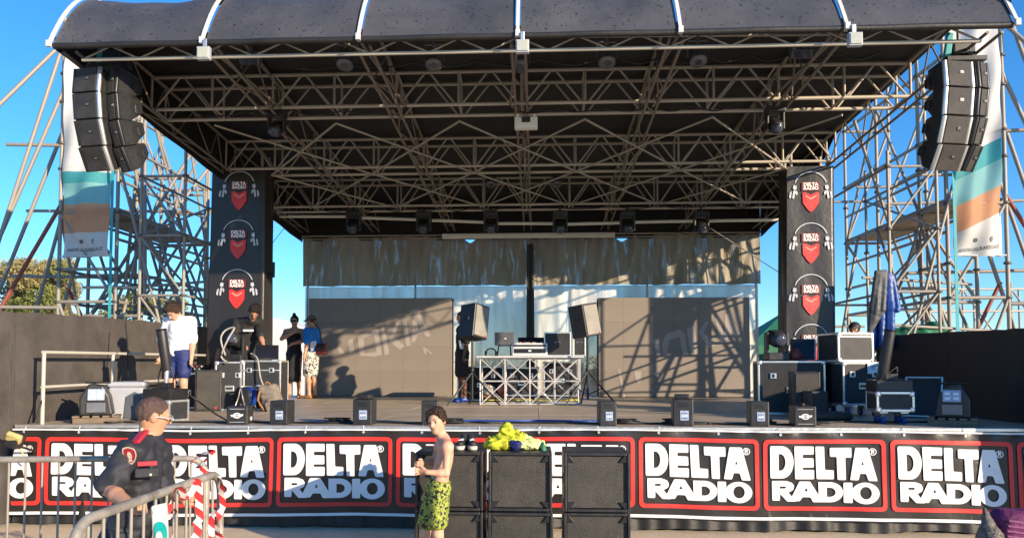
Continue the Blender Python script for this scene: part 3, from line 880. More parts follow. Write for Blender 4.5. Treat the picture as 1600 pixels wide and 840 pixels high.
def truss_plane(t, Y, zt, zb, x0, x1, pitch, rc=0.024, rb=0.0145):
    tube('chord', (x0, Y, zt), (x1, Y, zt), rc, 'truss', t, True); tube('chord', (x0, Y, zb), (x1, Y, zb), rc, 'truss_pale' if rc > .02 else 'truss', t, True)
    n = max(2, round((x1 - x0) / pitch)); d = (x1 - x0) / n
    for i in range(n + 1):
        x = x0 + d * i
        tube('vertical_post', (x, Y, zb), (x, Y, zt), rb * 1.25, 'truss', t, True, 8)
        if i < n:
            tube('diagonal_brace', (x + .04, Y, zb), (x + d * 0.47, Y, zt), rb, 'truss', t, True, 8)
            tube('diagonal_brace', (x + d - .04, Y, zb), (x + d * 0.53, Y, zt), rb, 'truss', t, True, 8)
def roof_truss(label, Y, zt, zb, double=0.0):
    t = thing('roof_truss', label, 'truss', ((RX0 + RX1) / 2, Y, zb), group='trusses under the stage roof')
    truss_plane(t, Y, zt, zb, RX0 + 0.06, RX1 - 0.06, 0.82)
    if double:
        truss_plane(t, Y + double, zt - 0.02, zb - 0.02, RX0 + 0.06, RX1 - 0.06, 0.82)
        for i in range(13):
            x = RX0 + 0.1 + i * (RX1 - RX0 - 0.2) / 12
            tube('spacer', (x, Y, zb), (x, Y + double, zb - 0.02), 0.015, 'truss', t, True, 8); tube('spacer', (x, Y, zt), (x, Y + double, zt - 0.02), 0.015, 'truss', t, True, 8)
roof_truss('wide double roof truss nearest behind the front fascia', 9.6, 5.63, 5.19, 0.37)
roof_truss('middle roof truss crossing the middle of the stage ceiling', 12.0, 5.50, 5.03, 0.36)
roof_truss('double roof truss holding the back row of moving heads', 14.1, 5.37, 4.85, 0.38)
t = thing('roof_truss', 'slim lattice girder directly under the front fascia', 'truss', ((RX0 + RX1) / 2, 7.78, 5.1), group='trusses under the stage roof')
for z in (5.10, 5.25):
    tube('chord', (RX0 + .25, 7.78, z), (RX1 - .25, 7.78, z), 0.02, 'truss_pale', t, True)
n = 30
for i in range(n):
    x = RX0 + .25 + (RX1 - RX0 - .5) * i / n; d = (RX1 - RX0 - .5) / n
    a, b_ = ((x, 7.78, 5.10), (x + d, 7.78, 5.25)) if i % 2 == 0 else ((x, 7.78, 5.25), (x + d, 7.78, 5.10))
    tube('diagonal_brace', a, b_, 0.011, 'truss', t, True, 6)
wd = ['leftmost', 'second', 'third', 'central', 'fifth', 'sixth', 'rightmost']
for i, x in enumerate(ribs):
    x = min(max(x, RX0 + 0.09), RX1 - 0.09)
    t = thing('rafter_truss', f'{wd[i]} rafter truss from left, running from fascia to back wall', 'truss', (x, 7.8, 5.0), group='rafter trusses under the stage roof')
    zt = lambda y: roof_z(y) - 0.05
    zb = lambda y: 5.20 - (y - 7.8) * 0.055
    ya, yb = 7.8, 16.2
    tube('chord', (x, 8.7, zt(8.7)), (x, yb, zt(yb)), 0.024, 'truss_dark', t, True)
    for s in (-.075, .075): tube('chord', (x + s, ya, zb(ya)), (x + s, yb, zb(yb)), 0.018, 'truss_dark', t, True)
    n = 10
    for j in range(n):
        y0, y1 = ya + (yb - ya) * j / n, ya + (yb - ya) * (j + 1) / n; ym = (y0 + y1) / 2
        s = -.075 if j % 2 else .075
        if j == 0: continue
        tube('diagonal_brace', (x + s, y0, zb(y0)), (x, ym, zt(ym)), 0.011, 'truss_dark', t, True, 6)
        tube('diagonal_brace', (x, ym, zt(ym)), (x - s, y1, zb(y1)), 0.011, 'truss_dark', t, True, 6)
        tube('lacing', (x - .075, y0, zb(y0)), (x + .075, ym, zb(ym)), 0.010, 'truss_dark', t, True, 6)
    if 0 < i < 6: tube('knee_brace', (x, 7.72, 5.2), (x + (0.15 if i < 3 else -0.15), 9.6, 4.98 + .2), 0.018, 'truss_dark', t, True, 8)
# plan bracing between the trusses
t = thing('roof_bracing', 'crossing diagonal tubes tying the roof trusses together', 'bracing', ((RX0 + RX1) / 2, 11, 5.0))
for ya, yb in ((9.8, 12.0), (12.0, 14.1)):
    ym = (ya + yb) / 2; zz = lambda y: 5.13 - (y - 7.8) * 0.05
    for i in range(1, 6):
        for sx in (-1, 1):
            e = ribs[i] + sx * (ribs[1] - ribs[0]) / 2
            if not RX0 < e < RX1: continue
            tube('plan_brace', (ribs[i], ym, zz(ym)), (e, ya, zz(ya)), 0.015, 'truss', t, True, 8)
            tube('plan_brace', (ribs[i], ym, zz(ym)), (e, yb, zz(yb)), 0.015, 'truss', t, True, 8)
for i, (xa, xb, y, z, lb) in enumerate(((-4.6, -1.9, 9.58, 5.14, 'black cable loom sagging along the left of the nearest truss'), (-.3, 2.6, 9.62, 5.13, 'black cable loom sagging along the right of the nearest truss'), (-4.2, -.6, 14.05, 4.80, 'black cable loom along the left of the back truss'), (.4, 4.3, 14.05, 4.80, 'black cable loom along the right of the back truss'), (-3.0, .8, 8.62, 5.36, 'thin black cable looped between the left front lamps'), (1.0, 4.0, 8.62, 5.36, 'thin black cable looped between the right front lamps'))):
    n_ = 40
    tag(tube_path('cable_loom', [Vector((xa + (xb - xa) * k / n_, y, z - .07 * abs(math.sin(k / n_ * math.pi * (4 + i % 3))) - .01 * math.sin(k * .9))) for k in range(n_ + 1)], .010, 'cable', None, 6), lb, 'cable', 'cable looms in the roof')
# floodlights on three ribs
for i, lb in ((1, 'square floodlight clamped under the second white rib'), (3, 'square floodlight clamped under the central white rib'), (5, 'square floodlight clamped under the fifth white rib')):
    x = ribs[i] + 0.05
    t = thing('floodlight', lb, 'floodlight', (x, 7.5, 5.03), group='floodlights on the roof edge')
    box('housing', (0, 0.03, 0), (0.14, 0.06, 0.14), 'cooler_grey', t, bev=0.008)
    box('glass', (0, -0.004, 0), (0.115, 0.012, 0.11), 'lamp_glass', t); box('bracket', (0, 0.05, 0.12), (0.04, 0.02, 0.1), 'alu', t)

# ------------------------------------------------------------------ scaffolding towers
def scaffold(name, label, sgn, xi, xo, ys, base_y, seed, top=7.9):
    r = random.Random(seed)
    t = thing(name, label, 'scaffold', (xi, base_y, 0))
    T = lambda nm, a, b, m='galv', rr_=0.029: tube(nm, a, b, rr_ * 1.15, m, t, True, 8)
    lv = [0.35, 1.9, 2.85, 3.42, 4.42, 5.65, 6.9]
    for x in (xi, xo):
        for y in ys:
            h = top + r.uniform(-.5, .3)
            sd = T('standard', (x, y, 0), (x, y, h))
            for z in (0.9, 1.9, 2.85, 3.42, 4.42, 5.2, 5.65, 6.4, 6.9):
                ring = tube('rosette', (x, y, z - .02), (x, y, z + .02), 0.058, 'coupler', t, True, 8)
            ja = tube('base_jack', (x, y, 0.0), (x, y, 0.03), 0.09, 'coupler', t, True, 10)
    for x in (xi, xo):
        for a, b_ in zip(ys[:-1], ys[1:]):
            for z in lv:
                if z in (3.42, 6.9) and r.random() < 0.35: continue
                if sgn > 0 and x == xo and z in (2.85, 3.42, 6.9): continue
                T('ledger', (x, a, z), (x, b_, z), 'galv', 0.026)
            for z0, z1 in ((0.4, 1.9), (1.9, 4.4), (4.4, 6.9)):
                if sgn > 0 and r.random() < 0.6: continue
                fl = r.random() < 0.5
                T('diagonal_brace', (x, a if fl else b_, z0), (x, b_ if fl else a, z1), 'galv', 0.024)
    for y in ys:
        for z in (lv if sgn < 0 else lv[::2]): T('transom', (xi, y, z), (xo, y, z), 'galv', 0.026)
        for z0, z1 in ((0.4, 2.85), (2.85, 4.42), (4.42, 6.9)):
            if y == ys[0] and z0 > 2.9: continue
            fl = r.random() < 0.5
            T('diagonal_brace', (xi if fl else xo, y, z0), (xo if fl else xi, y, z1), 'galv', 0.024)
    # inner raking struts and odd tubes
    for k in range(5 if sgn < 0 else 2):
        y = r.uniform(ys[0], ys[-1]); z = r.uniform(2.5, 7.0)
        T('raking_tube', (xi - sgn * r.uniform(0, .1), y, z), (xi + sgn * r.uniform(-.9, .4), min(ys[-1] + .8, max(ys[0], y + r.uniform(-1.6, 1.6))), max(0.1, z - r.uniform(2.0, 3.6))), 'galv', 0.026)
    for k in range(5):
        z = r.choice([2.6, 3.1, 4.9, 5.3, 6.2]); y = r.choice(ys)
        T('stub_tube', (xi - sgn * 0.4, y, z), (xi + sgn * r.uniform(0.2, 0.6), y, z), 'galv', 0.024)
    for k in range(6 if sgn < 0 else 1):
        ya = ys[0] + (ys[-1] - ys[0]) * r.random(); za = r.uniform(5.2, 7.6); yb = ys[0] + (ys[-1] - ys[0]) * r.random()
        fl = r.random() < .5
        T('long_brace', (xo if fl else xi - sgn * .9, ya, za), ((xi - sgn * 1.1) if fl else xo, yb, za - r.uniform(3.2, 5.0)), 'galv', 0.027)
    for k in range(3):
        T('leaning_tube', (xo + sgn * r.uniform(-.2, .2), ys[0] + k * .5, 7.4 - k * .5), (xo + sgn * r.uniform(1.6, 2.9), ys[0] - .4 + k * .6, 0.1), 'galv', 0.03)
        T('long_ledger', (xi - sgn * .2, ys[0] + k * 1.1, 1.9 + k * 1.5), (xo + sgn * (1.2 + .5 * k), ys[0] + k * 1.1, 1.95 + k * 1.5), 'galv', 0.027)
    # boarded lift
    for z, ya, yb in ((4.47, ys[0] + .05, ys[-1] - .02),):
        pn = 3
        for i in range(pn):
            w = abs(xo - xi) / pn
            box('plank', (min(xi, xo) - xi + w * (i + .5), (ya + yb) / 2 - base_y, z + 0.02), (w - 0.02, yb - ya, 0.045), 'plank', t)
    T('guard_tube', (xi, ys[0], 5.0), (xi, ys[-1], 5.0), 'galv', 0.024); T('guard_tube', (xi, ys[0], 3.95), (xi, ys[-1], 3.95), 'galv', 0.024)
    # outriggers
    for (xa, ya, za), (xb, yb, zb), mm in (((xo, ys[0], 6.6), (xo + sgn * 2.4, ys[0] - .4, 0.1), 'galv'), ((xo, ys[0], 4.55), (xo + sgn * 1.9, ys[0] + .1, 1.4), 'rust'),
            ((xo, ys[0], 7.5), (xo + sgn * 2.2, ys[0] - 1.6, 3.6), 'galv'), ((xo, ys[1], 4.42), (xo + sgn * 1.3, ys[1], 0.1), 'galv'), ((xi, ys[1], 0.5), (xo + sgn * 0.4, ys[1], 3.2), 'rust'), ((xo, ys[-1], 5.6), (xo + sgn * 2.2, ys[-1], 0.1), 'galv')):
        T('outrigger', (xa, ya, za), (xb, yb, zb), mm, 0.03)
    for z in (2.75, 5.62): T('outrigger_tie', (xo, ys[0], z), (xo + sgn * (2.0 if z < 3 else 0.95), ys[0] - (.3 if z < 3 else .1), z), 'galv', 0.028)
    return t
scaffold('scaffold_tower', 'galvanised scaffold tower on the left with outrigger poles', -1, -7.33, -8.36, [12.45, 13.3, 14.9, 15.9], 12.45, 3)
scaffold('scaffold_tower', 'sunlit galvanised scaffold tower on the right beside the black wall', 1, 6.80, 7.75, [12.45, 13.3, 14.9, 16.4], 12.45, 12)
# inner scaffold frames carrying the roof edge
for sgn, x0, lb, sd in ((-1, -5.85, 'narrow scaffold frame just outside the left logo pillar', 5), (1, 5.35, 'narrow scaffold frame just outside the right logo pillar', 8)):
    t = thing('support_scaffold', lb, 'scaffold', (x0, 12.0, 0))
    r = random.Random(sd)
    if sgn > 0: x0 = 5.6
    pts = [(x0, 11.9), (x0 + sgn * .75, 11.9), (x0, 14.4), (x0 + sgn * .75, 14.4)]
    for x, y in pts:
        tube('standard', (x, y, 0), (x, y, 5.3 + r.uniform(-.3, .4)), 0.026, 'galv', t, True, 8)
        for z in (2.9, 3.9, 4.9): tube('rosette', (x, y, z - .02), (x, y, z + .02), 0.052, 'coupler', t, True, 8)
    for z in ((1.9, 2.9, 3.9, 4.9) if sgn < 0 else (2.9, 4.9)):
        tube('ledger', (x0, 11.9, z), (x0, 14.4, z), 0.022, 'galv', t, True, 8); tube('ledger', (x0 + sgn * .75, 11.9, z), (x0 + sgn * .75, 14.4, z), 0.022, 'galv', t, True, 8)
        tube('transom', (x0, 11.9, z), (x0 + sgn * .75, 11.9, z), 0.022, 'galv', t, True, 8); tube('transom', (x0, 14.4, z), (x0 + sgn * .75, 14.4, z), 0.022, 'galv', t, True, 8)
    for z in (1.9, 2.9, 3.9):
        tube('diagonal_brace', (x0, 11.9, z), (x0 + sgn * .75, 11.9, z + 1), 0.02, 'galv', t, True, 8); tube('diagonal_brace', (x0 + sgn * .75, 11.9, z + (z < 3)), (x0 + sgn * .75, 14.4, z + (z >= 3)), 0.02, 'galv', t, True, 8)
    for k in range(3 if sgn < 0 else 2):
        tube('raking_tube', (x0 + sgn * 1.75, 12.5 + k * .9, 6.2 - .5 * k), (x0 + sgn * .2, 12.2 + k * .8, 1.2 + .5 * k), 0.025, 'galv', t, True, 8)
        tube('tie_tube', (x0, 12.2 + k * .7, 2.4 + k * .85), (x0 + sgn * 2.0, 12.5 + k * .7, 2.3 + k * .85), 0.024, 'galv', t, True, 8)
# far scaffold behind the right tower
p = at(1560, 470, 24)
t = thing('scaffold_platform', 'distant low scaffold platform behind the right flag', 'scaffold', (p.x, 24, 0))
for i in range(5):
    for y in (0, 2): tube('standard', (-2.6 + i * 1.5, y, 0), (-2.6 + i * 1.5, y, 4.4), 0.035, 'galv', t, n=8)
for z in (2.0, 2.75, 3.5, 4.2): tube('ledger', (-2.8, 0, z), (3.8, 0, z), 0.035, 'truss_pale', t, n=8)
for i in range(4):
    tube('diagonal_brace', (-2.6 + i * 1.5, 0, 2.0), (-1.1 + i * 1.5, 0, 4.2), 0.03, 'galv', t, n=8); tube('diagonal_brace', (-1.1 + i * 1.5, 0, 2.0), (-2.6 + i * 1.5, 0, 4.2), 0.03, 'galv', t, n=8)
for i in range(3): box('plank', (0.5, 0.4 + i * .6, 2.8), (6.6, 0.55, 0.06), 'plank', t)

# ------------------------------------------------------------------ flags on the towers
def flag(label, x0, x1, Y, ztop, zs, slant, seed):
    """zs: heights of the band boundaries from the bottom up"""
    t = thing('hanging_flag', label, 'flag', ((x0 + x1) / 2, Y, zs[0]), group='flags on the scaffold towers')
    mats = ['white_cloth', 'orange_cloth', 'teal_pale', 'teal_cloth', 'white_cloth', 'teal_pale']
    nu = 44; vs, fs, mi = [], [], []; rows = []
    bounds = zs + [ztop]
    for b_ in range(len(bounds) - 1):
        kk = 14 if b_ < 4 else 30
        for j in range(kk + (b_ == len(bounds) - 2)):
            rows.append((bounds[b_] + (bounds[b_ + 1] - bounds[b_]) * j / kk, b_, (bounds[b_] - bounds[0]) > 0.01))
    for ri, (z, b_, _) in enumerate(rows):
        for i in range(nu + 1):
            u = i / nu
            sl = slant * (u - .5) * min(1, (z - zs[0]) / 0.5) * (1 if z < zs[0] + 2 else 0.5)
            y = 0.05 * math.sin(u * 5 + z * 1.7 + seed) + 0.03 * math.sin(u * 11 - z * 3 + seed) + 0.02 * math.sin(u * 3 + z * 7)
            vs.append((x0 - (x0 + x1) / 2 + (x1 - x0) * u, y, z + sl - zs[0]))
    for r_i in range(len(rows) - 1):
        for i in range(nu):
            fs.append((r_i * (nu + 1) + i, r_i * (nu + 1) + i + 1, (r_i + 1) * (nu + 1) + i + 1, (r_i + 1) * (nu + 1) + i)); mi.append(rows[r_i][1])
    me = pydata('cloth', vs, fs, True)
    for mm in mats: me.materials.append(MATS[mm])
    me.polygons.foreach_set('material_index', mi)
    mobj('cloth', me, None, t)
    w = x1 - x0
    yy = lambda x, z: 0.05 * math.sin((x / w + .5) * 5 + (z + zs[0]) * 1.7 + seed) + 0.03 * math.sin((x / w + .5) * 11 - (z + zs[0]) * 3 + seed) + 0.02 * math.sin((x / w + .5) * 3 + (z + zs[0]) * 7) - 0.012
    text_print('lettering', 'WWW.ALBARELLA.IT', lambda u, v: Vector((-w * .43 + w * .86 * u, yy(-w * .43 + w * .86 * u, .1 + .06 * v), 0.10 + 0.06 * v + slant * .2 * (u - .5))), 'grey_text', t, 0.012)
    mobj('icon', print_mesh('icon', [[ellipse(-.07, .27, .035, .035, 14)], [[(.145, .23), (.165, .23), (.165, .27), (.18, .27), (.18, .29), (.165, .29), (.165, .31), (.18, .31), (.18, .325), (.15, .32), (.145, .29), (.135, .29), (.135, .27), (.145, .27)]]],
         lambda x, z: Vector((x, yy(x, z), z)), 'grey_text'), None, t)
    for z in (0.02, ztop - zs[0]): tube('batten', (-w / 2 - .03, 0, z), (w / 2 + .03, 0, z), 0.012, 'alu', t)
flag('tall teal orange and white flag with web address on the left tower', -8.28, -7.42, 12.38, 7.95, [3.62, 4.05, 4.56, 4.92, 5.12, 7.7], 0.0, 0.4)
flag('slanting teal orange and white flag with web address on the right tower', 6.88, 7.66, 12.38, 7.9, [3.52, 4.08, 4.52, 4.95, 5.3, 7.6], 0.38, 2.0)
for x, lb in ((-7.36, 'thin teal ratchet strap hanging down the left tower'), (6.86, 'thin teal ratchet strap hanging down the right tower')):
    t = thing('ratchet_strap', lb, 'strap', (x, 12.33, 1.0)); box('webbing', (0, 0, 2.6), (0.05, 0.008, 5.2), 'strap_teal', t, bev=0.001); box('ratchet', (0, -.02, 1.1), (0.07, 0.05, 0.14), 'coupler', t)

# ------------------------------------------------------------------ logo pillars
def pillar(label, x0, x1, Y, ztop, seed, dx, logo_z, tilt):
    cx, w = (x0 + x1) / 2, x1 - x0
    t = thing('logo_pillar', label, 'pillar', (cx, Y, ZD), group='logo pillars carrying the roof')
    d = 0.42; H = ztop - ZD
    per = []
    def pt(s, v):
        # s runs round the wrap: 0..1 front (left to right), 1..2 right side, 2..3 back, 3..4 left side
        z = H * v; fl = 1 + 0.05 * (1 - v)
        hw = w / 2 * fl
        f = (0.5 if s <= 1 else 1.0) * 0.010 * math.sin(s * 9 + v * 7 + seed) * (1 - v * .3) + (0.4 if s <= 1 else 1.0) * 0.012 * math.sin(s * 19 + seed) * max(0, 0.55 - v)
        if s <= 1: return Vector((-hw + 2 * hw * s - tilt * (1 - v), -f, z))
        if s <= 2: return Vector((hw + f - tilt * (1 - v), d * (s - 1), z))
        if s <= 3: return Vector((hw - 2 * hw * (s - 2) - tilt * (1 - v), d + f, z))
        return Vector((-hw - f - tilt * (1 - v), d - d * (s - 3), z))
    mobj('wrap', grid_mesh('wrap', lambda u, v: pt(u * 4, v), 64, 40, 'banner_black'), None, t)
    for sx in (-1, 1):
        for y in (0.06, d - .06): tube('mast_tube', (sx * (w / 2 - .08), y, 0), (sx * (w / 2 - .08), y, H + .25), 0.028, 'galv', t)
    for k, lz in enumerate(logo_z):
        P = lambda x, z, o=0.020: pt(min(1, max(0, (x + dx + w / 2) / w)), (lz + z - ZD) / H) + Vector((0, -o, 0))
        mobj('headband', print_mesh('headband', [[ellipse(0, -0.02, .265, .25, 24, 0.25, math.pi - .25) + ellipse(0, -0.02, .25, .235, 24, math.pi - .25, 0.25)]], lambda x, z: P(x, z, .019), 'grey_print'), None, t)
        mobj('logo_plate', print_mesh('logo_plate', [[rrect(-.145, -.085, .145, .06, .015)]], lambda x, z: P(x, z, .018), 'dark_red_print'), None, t)
        for s, za, zb in (('DELTA', -.012, .048), ('RADIO', -.072, -.018)):
            text_print('lettering', s, lambda u, v, za=za, zb=zb: P(-.115 + .23 * u, za + (zb - za) * v, .024), 'white_print', t, 0.045)
        sh = [(-.13, -.12), (-.09, -.105), (0, -.15), (.09, -.105), (.13, -.12), (.125, -.28), (.05, -.39), (0, -.43), (-.05, -.39), (-.125, -.28)]
        mobj('shield', print_mesh('shield', [[sh]], lambda x, z: P(x, z, .019), 'red_print'), None, t)
        mobj('chevron', print_mesh('chevron', [[[(-.085, -.15), (0, -.20), (.085, -.15), (.085, -.178), (0, -.232), (-.085, -.178)]]], lambda x, z: P(x, z, .022), 'pale_red_print'), None, t)
        for sx in (-1, 1):
            hand = [[[(sx * .225, -.0), (sx * .27, .01), (sx * .285, -.04), (sx * .26, -.075), (sx * .225, -.05)]],
                    [[(sx * .24, -.085), (sx * .275, -.08), (sx * .295, -.2), (sx * .265, -.215)]], [[(sx * .30, -.09), (sx * .33, -.11), (sx * .345, -.19), (sx * .315, -.21)]],
                    [[(sx * .23, -.075), (sx * .205, -.12), (sx * .22, -.16), (sx * .245, -.12)]]]
            mobj('hand_print', print_mesh('hand_print', hand, lambda x, z: P(x, z, .020), 'grey_print'), None, t)
pillar('black pillar wrap on the left with three red headphone logos', -5.44, -4.53, 12.0, 5.06, 0.5, 0.02, [4.76, 3.94, 3.11], 0.03)
pillar('black pillar wrap on the right with three red headphone logos', 4.06, 4.80, 12.0, 4.95, 2.2, 0.0, [4.63, 3.80, 2.97, 2.17], 0.06)
# ------------------------------------------------------------------ hung line arrays
def array_cabinet(label, pos, rx, rz, w, d, h, trim, group):
    """one wedge cabinet: front grille, rounded silver or black cheeks, handles on the tapering sides; origin at the top front centre"""
    t = thing('line_array_cabinet', label, 'loudspeaker', pos, 0, group)
    t.rotation_euler = (rx, 0, rz)
    bw = 0.62
    vs = []
    for z, sc in ((0, 1.0), (-h, 1.0)):
        pinch = 1.0
        vs += [(-w / 2, 0.0, z), (w / 2, 0.0, z), (w / 2, d * 0.45, z * 0.98), (w / 2 * bw, d, z * (0.55 if z else 0) - 0.04 * (z == 0)), (-w / 2 * bw, d, z * (0.55 if z else 0) - 0.04 * (z == 0)), (-w / 2, d * 0.45, z * 0.98)]
    bm = bmesh.new(); V = [bm.verts.new(v) for v in vs]
    bm.faces.new(V[:6]); bm.faces.new(V[6:][::-1])
    for i in range(6): bm.faces.new((V[i], V[6 + i], V[6 + (i + 1) % 6], V[(i + 1) % 6]))
    bmesh.ops.recalc_face_normals(bm, faces=bm.faces)
    bmesh.ops.bevel(bm, geom=list(bm.edges), offset=0.008, segments=2, affect='EDGES')
    me = bpy.data.meshes.new('shell'); bm.to_mesh(me); bm.free()
    mobj('shell', me, 'black_plastic', t)
    box('grille', (-0.0, -0.012, -h / 2), (w - 0.09, 0.028, h - 0.012), 'black_grille', t, bev=0.006)
    for sx in (-1, 1):
        tube('cheek', (sx * (w / 2 - .022), 0.0, -0.006), (sx * (w / 2 - .022), 0.0, -h + .006), 0.026, trim if (sx > 0 or rz > .15) else 'black_metal', t, n=14)
    bdg = box('badge', (0.02, -0.028, -h * .45), (0.055, 0.006, 0.04), 'black_metal', t, bev=0.002)
    box('badge_rim', (0, -.004, 0), (0.035, 0.004, 0.022), 'laptop_grey', bdg, bev=0.001)
    for sx in (-1, 1):
        hd = box('handle', (sx * (w / 2 - .03), d * 0.66, -h * .48), (0.05, 0.13, 0.1), 'black_metal', t, bev=0.006); box('grip', (sx * .03, 0, 0), (0.012, 0.03, 0.1), 'black_plastic', hd)
    return t
wdn = ['topmost', 'second', 'third', 'lowest']
def hang(side, X, Y, zt, rz_front, rz_side, offx, seed, grp):
    # two columns of four: a front column and a splayed one beside it
    for col, (dx, dy, rz, w, trim) in enumerate(((0, 0, rz_front, 0.36, 'alu'), (offx, 0.05, rz_side, 0.17, 'black_metal'))):
        z, y = zt, Y
        for k in range(4):
            a = math.radians(3 - 9.5 * k) * -1
            h = 0.295
            nm = ('front' if col == 0 else 'splayed rear')
            array_cabinet(f'{wdn[k]} cabinet in the {nm} column of the {side} hung speaker array', (X + dx, y + dy, z), math.radians(5 - 10.5 * k) * -1 if False else math.radians(-4 + 11 * k), rz, w, 0.34, h - 0.003, trim, grp)
            ang = math.radians(-4 + 11 * k)
            z -= h * math.cos(ang); y += h * math.sin(ang)
    t = thing('array_bumper', f'black fly frame and chain hoist above the {side} speaker array', 'rigging', (X + offx / 2, Y + .2, zt))
    box('frame', (0, 0.05, 0.06), (0.42, 0.4, 0.05), 'black_metal', t); box('hoist_body', (0.02, 0.05, 0.22), (0.2, 0.17, 0.13), 'black_plastic', t, bev=0.02)
    tube('chain', (0.02, 0.05, 0.28), (0.02, 0.05, 0.62), 0.016, 'coupler', t); box('sling', (-0.12, 0.0, 0.23), (0.07, 0.05, 0.34), 'strap_teal', t, (0, .15, 0), bev=.012); box('chain_bag', (0.14, 0.08, 0.2), (0.12, 0.12, 0.22), 'black_tarp', t, bev=.03)
hang('left', -5.09, 8.0, 5.10, math.radians(-9), math.radians(-24), 0.275, 1, 'cabinets of the left hung array')
hang('right', 4.52, 8.0, 4.98, math.radians(12), math.radians(22), 0.275, 2, 'cabinets of the right hung array')

# ------------------------------------------------------------------ lights in the roof
def par(label, p, rx=0.5, big=False):
    t = thing('par_light', label, 'stage light', p, 0, 'lamps hung under the front of the roof')
    tube('hook_clamp', (0, 0, 0.02), (0, 0, 0.12), 0.02, 'laptop_grey', t)
    if big:
        box('housing', (0, 0, -.05), (0.24, 0.14, 0.10), 'laptop_grey', t, (0.4, 0, 0), bev=.015); box('lens', (0, -.06, -.085), (0.21, 0.02, 0.075), 'glass_lens', t, (0.4, 0, 0))
        for i in range(5): box('cooling_fin', (-.1 + i * .05, .07, -.02), (0.008, 0.04, 0.08), 'laptop_grey', t, (0.4, 0, 0))
    else:
        lathe('can', [(0.055, 0.17), (0.085, 0.15), (0.09, 0.02), (0.10, 0.0), (0.10, -.02)], 'laptop_grey', t, (0, -0.02, -0.2), (rx - .9, 0, 0))
        lathe('lens', [(0.085, -.006), (0.06, -.018), (0.01, -.024)], 'glass_lens', t, (0, -.02, -.2), (rx - .9, 0, 0))
    for sx in (-1, 1): box('yoke_arm', (sx * .115, 0, -.05), (0.012, 0.03, 0.2), 'laptop_grey', t)
    box('yoke_bar', (0, 0, 0.045), (0.24, 0.03, 0.012), 'laptop_grey', t)
for i, (px, py, big, w) in enumerate([(392, 88, True, 'first from left, wide and flat'), (540, 76, False, 'second from left'), (678, 76, False, 'third from left'), (812, 78, False, 'under the central rib'), (948, 72, False, 'third from right'), (1090, 70, False, 'second from right'), (1250, 78, True, 'last on the right, wide and flat')]):
    p = at(px, py, 8.6); par(f'dark lamp in the front row, {w}', p, big=big)
t = thing('light_bar', 'thin pipe carrying the front row of lamps', 'pipe', (0, 8.6, 5.45)); p0, p1 = at(300, 62, 8.6), at(1340, 54, 8.6)
tube('pipe', p0, p1, 0.016, 'truss', t, True)
for x in ribs[1:6]: tube('hanger', (x, 8.6, p0.z - .02), (x, 8.6, roof_z(8.6) - .04), 0.009, 'black_metal', t, True)
def moving_head(label, p, hang_=True, sc=1.0, tilt=0.3, grp='moving head lights'):
    t = thing('moving_head', label, 'stage light', p, 0, grp)
    s = -1 if hang_ else 1
    t.scale = (sc, sc, sc)
    box('base', (0, 0, s * .05), (0.27, 0.24, 0.10), 'black_plastic', t, bev=.015)
    for sx in (-1, 1): box('yoke_arm', (sx * .12, 0, s * .22), (0.035, 0.12, 0.27), 'black_plastic', t, bev=.012)
    hd = Soft(0.012).box((0, 0, 0), (.085, .15, .095), None, .05).ell((0, -.1, 0), (.085, .08, .085)).obj('head', 'black_plastic', t, (0, 0, s * .28), (tilt, 0, 0))
    lathe('lens', [(0.075, 0), (0.07, .02), (0.04, .03), (.005, .034)], 'glass_lens', hd, (0, -.165, 0), (math.pi / 2, 0, 0))
    if hang_: tube('clamp', (0, 0, 0), (0, 0, .1), .02, 'black_metal', t)
for i, px in enumerate((553, 662, 767, 875, 980, 1095)):
    p = at(px, 331, 14.3); moving_head(f'hung moving head on the back truss, {["first", "second", "third", "fourth", "fifth", "sixth"][i]} from left', p, True, 1.05, 0.5, 'moving heads on the back truss')
for px, py, w in ((433, 174, 'left'), (1210, 168, 'right')):
    moving_head(f'large moving head under the nearest double truss, {w} of the projector', at(px, py, 9.7), True, .85, 0.6, 'moving heads on the front truss')
for px, w in ((767, 'left'), (870, 'right')):
    par(f'small dark lamp on the rear truss top chord, {w} one of the pair', at(px, 272, 14.0))
p = at(822, 186, 9.5)
t = thing('projector_box', 'small white box fixed at the centre of the nearest truss', 'junction box', p)
box('case', (0, 0, -.06), (0.30, 0.12, 0.15), 'tube_white', t, bev=.012); box('socket', (0, -.065, -.03), (0.11, 0.02, 0.07), 'black_plastic', t)
for sx in (-1, 1): box('clip', (sx * .11, 0, .03), (0.04, 0.08, 0.05), 'tube_white', t)
t = thing('light_batten', 'long pale batten under the rear roof edge', 'batten', at(825, 368, 15.9))
box('tube_body', (0, 0, 0), (3.75, 0.09, 0.11), 'tube_white', t, bev=.02)
for x in (-1.5, 0, 1.5): tube('hanger', (x, 0, .05), (x, 0, .55), .008, 'black_metal', t)
prev = None
for i, (xa, xb, ya, yb) in enumerate(((430, 545, 338, 338), (566, 652, 340, 343), (675, 757, 344, 347), (777, 865, 349, 349), (887, 968, 350, 348), (992, 1085, 347, 345), (1108, 1225, 345, 343))):
    t = thing('white_conduit', f'length of white conduit between moving heads, {["first","second","third","fourth","fifth","sixth","seventh"][i]} from left', 'conduit', at((xa + xb) / 2, ya, 14.8), group='white conduits at the back')
    tube('pipe', at(xa, ya, 14.8), at(xb, yb, 14.8), 0.032, 'tube_white', t, True)
    tube('hanger', at((xa + xb) / 2, ya, 14.8), at((xa + xb) / 2, ya, 14.8) + Vector((0, 0, .5)), .007, 'black_metal', t, True)

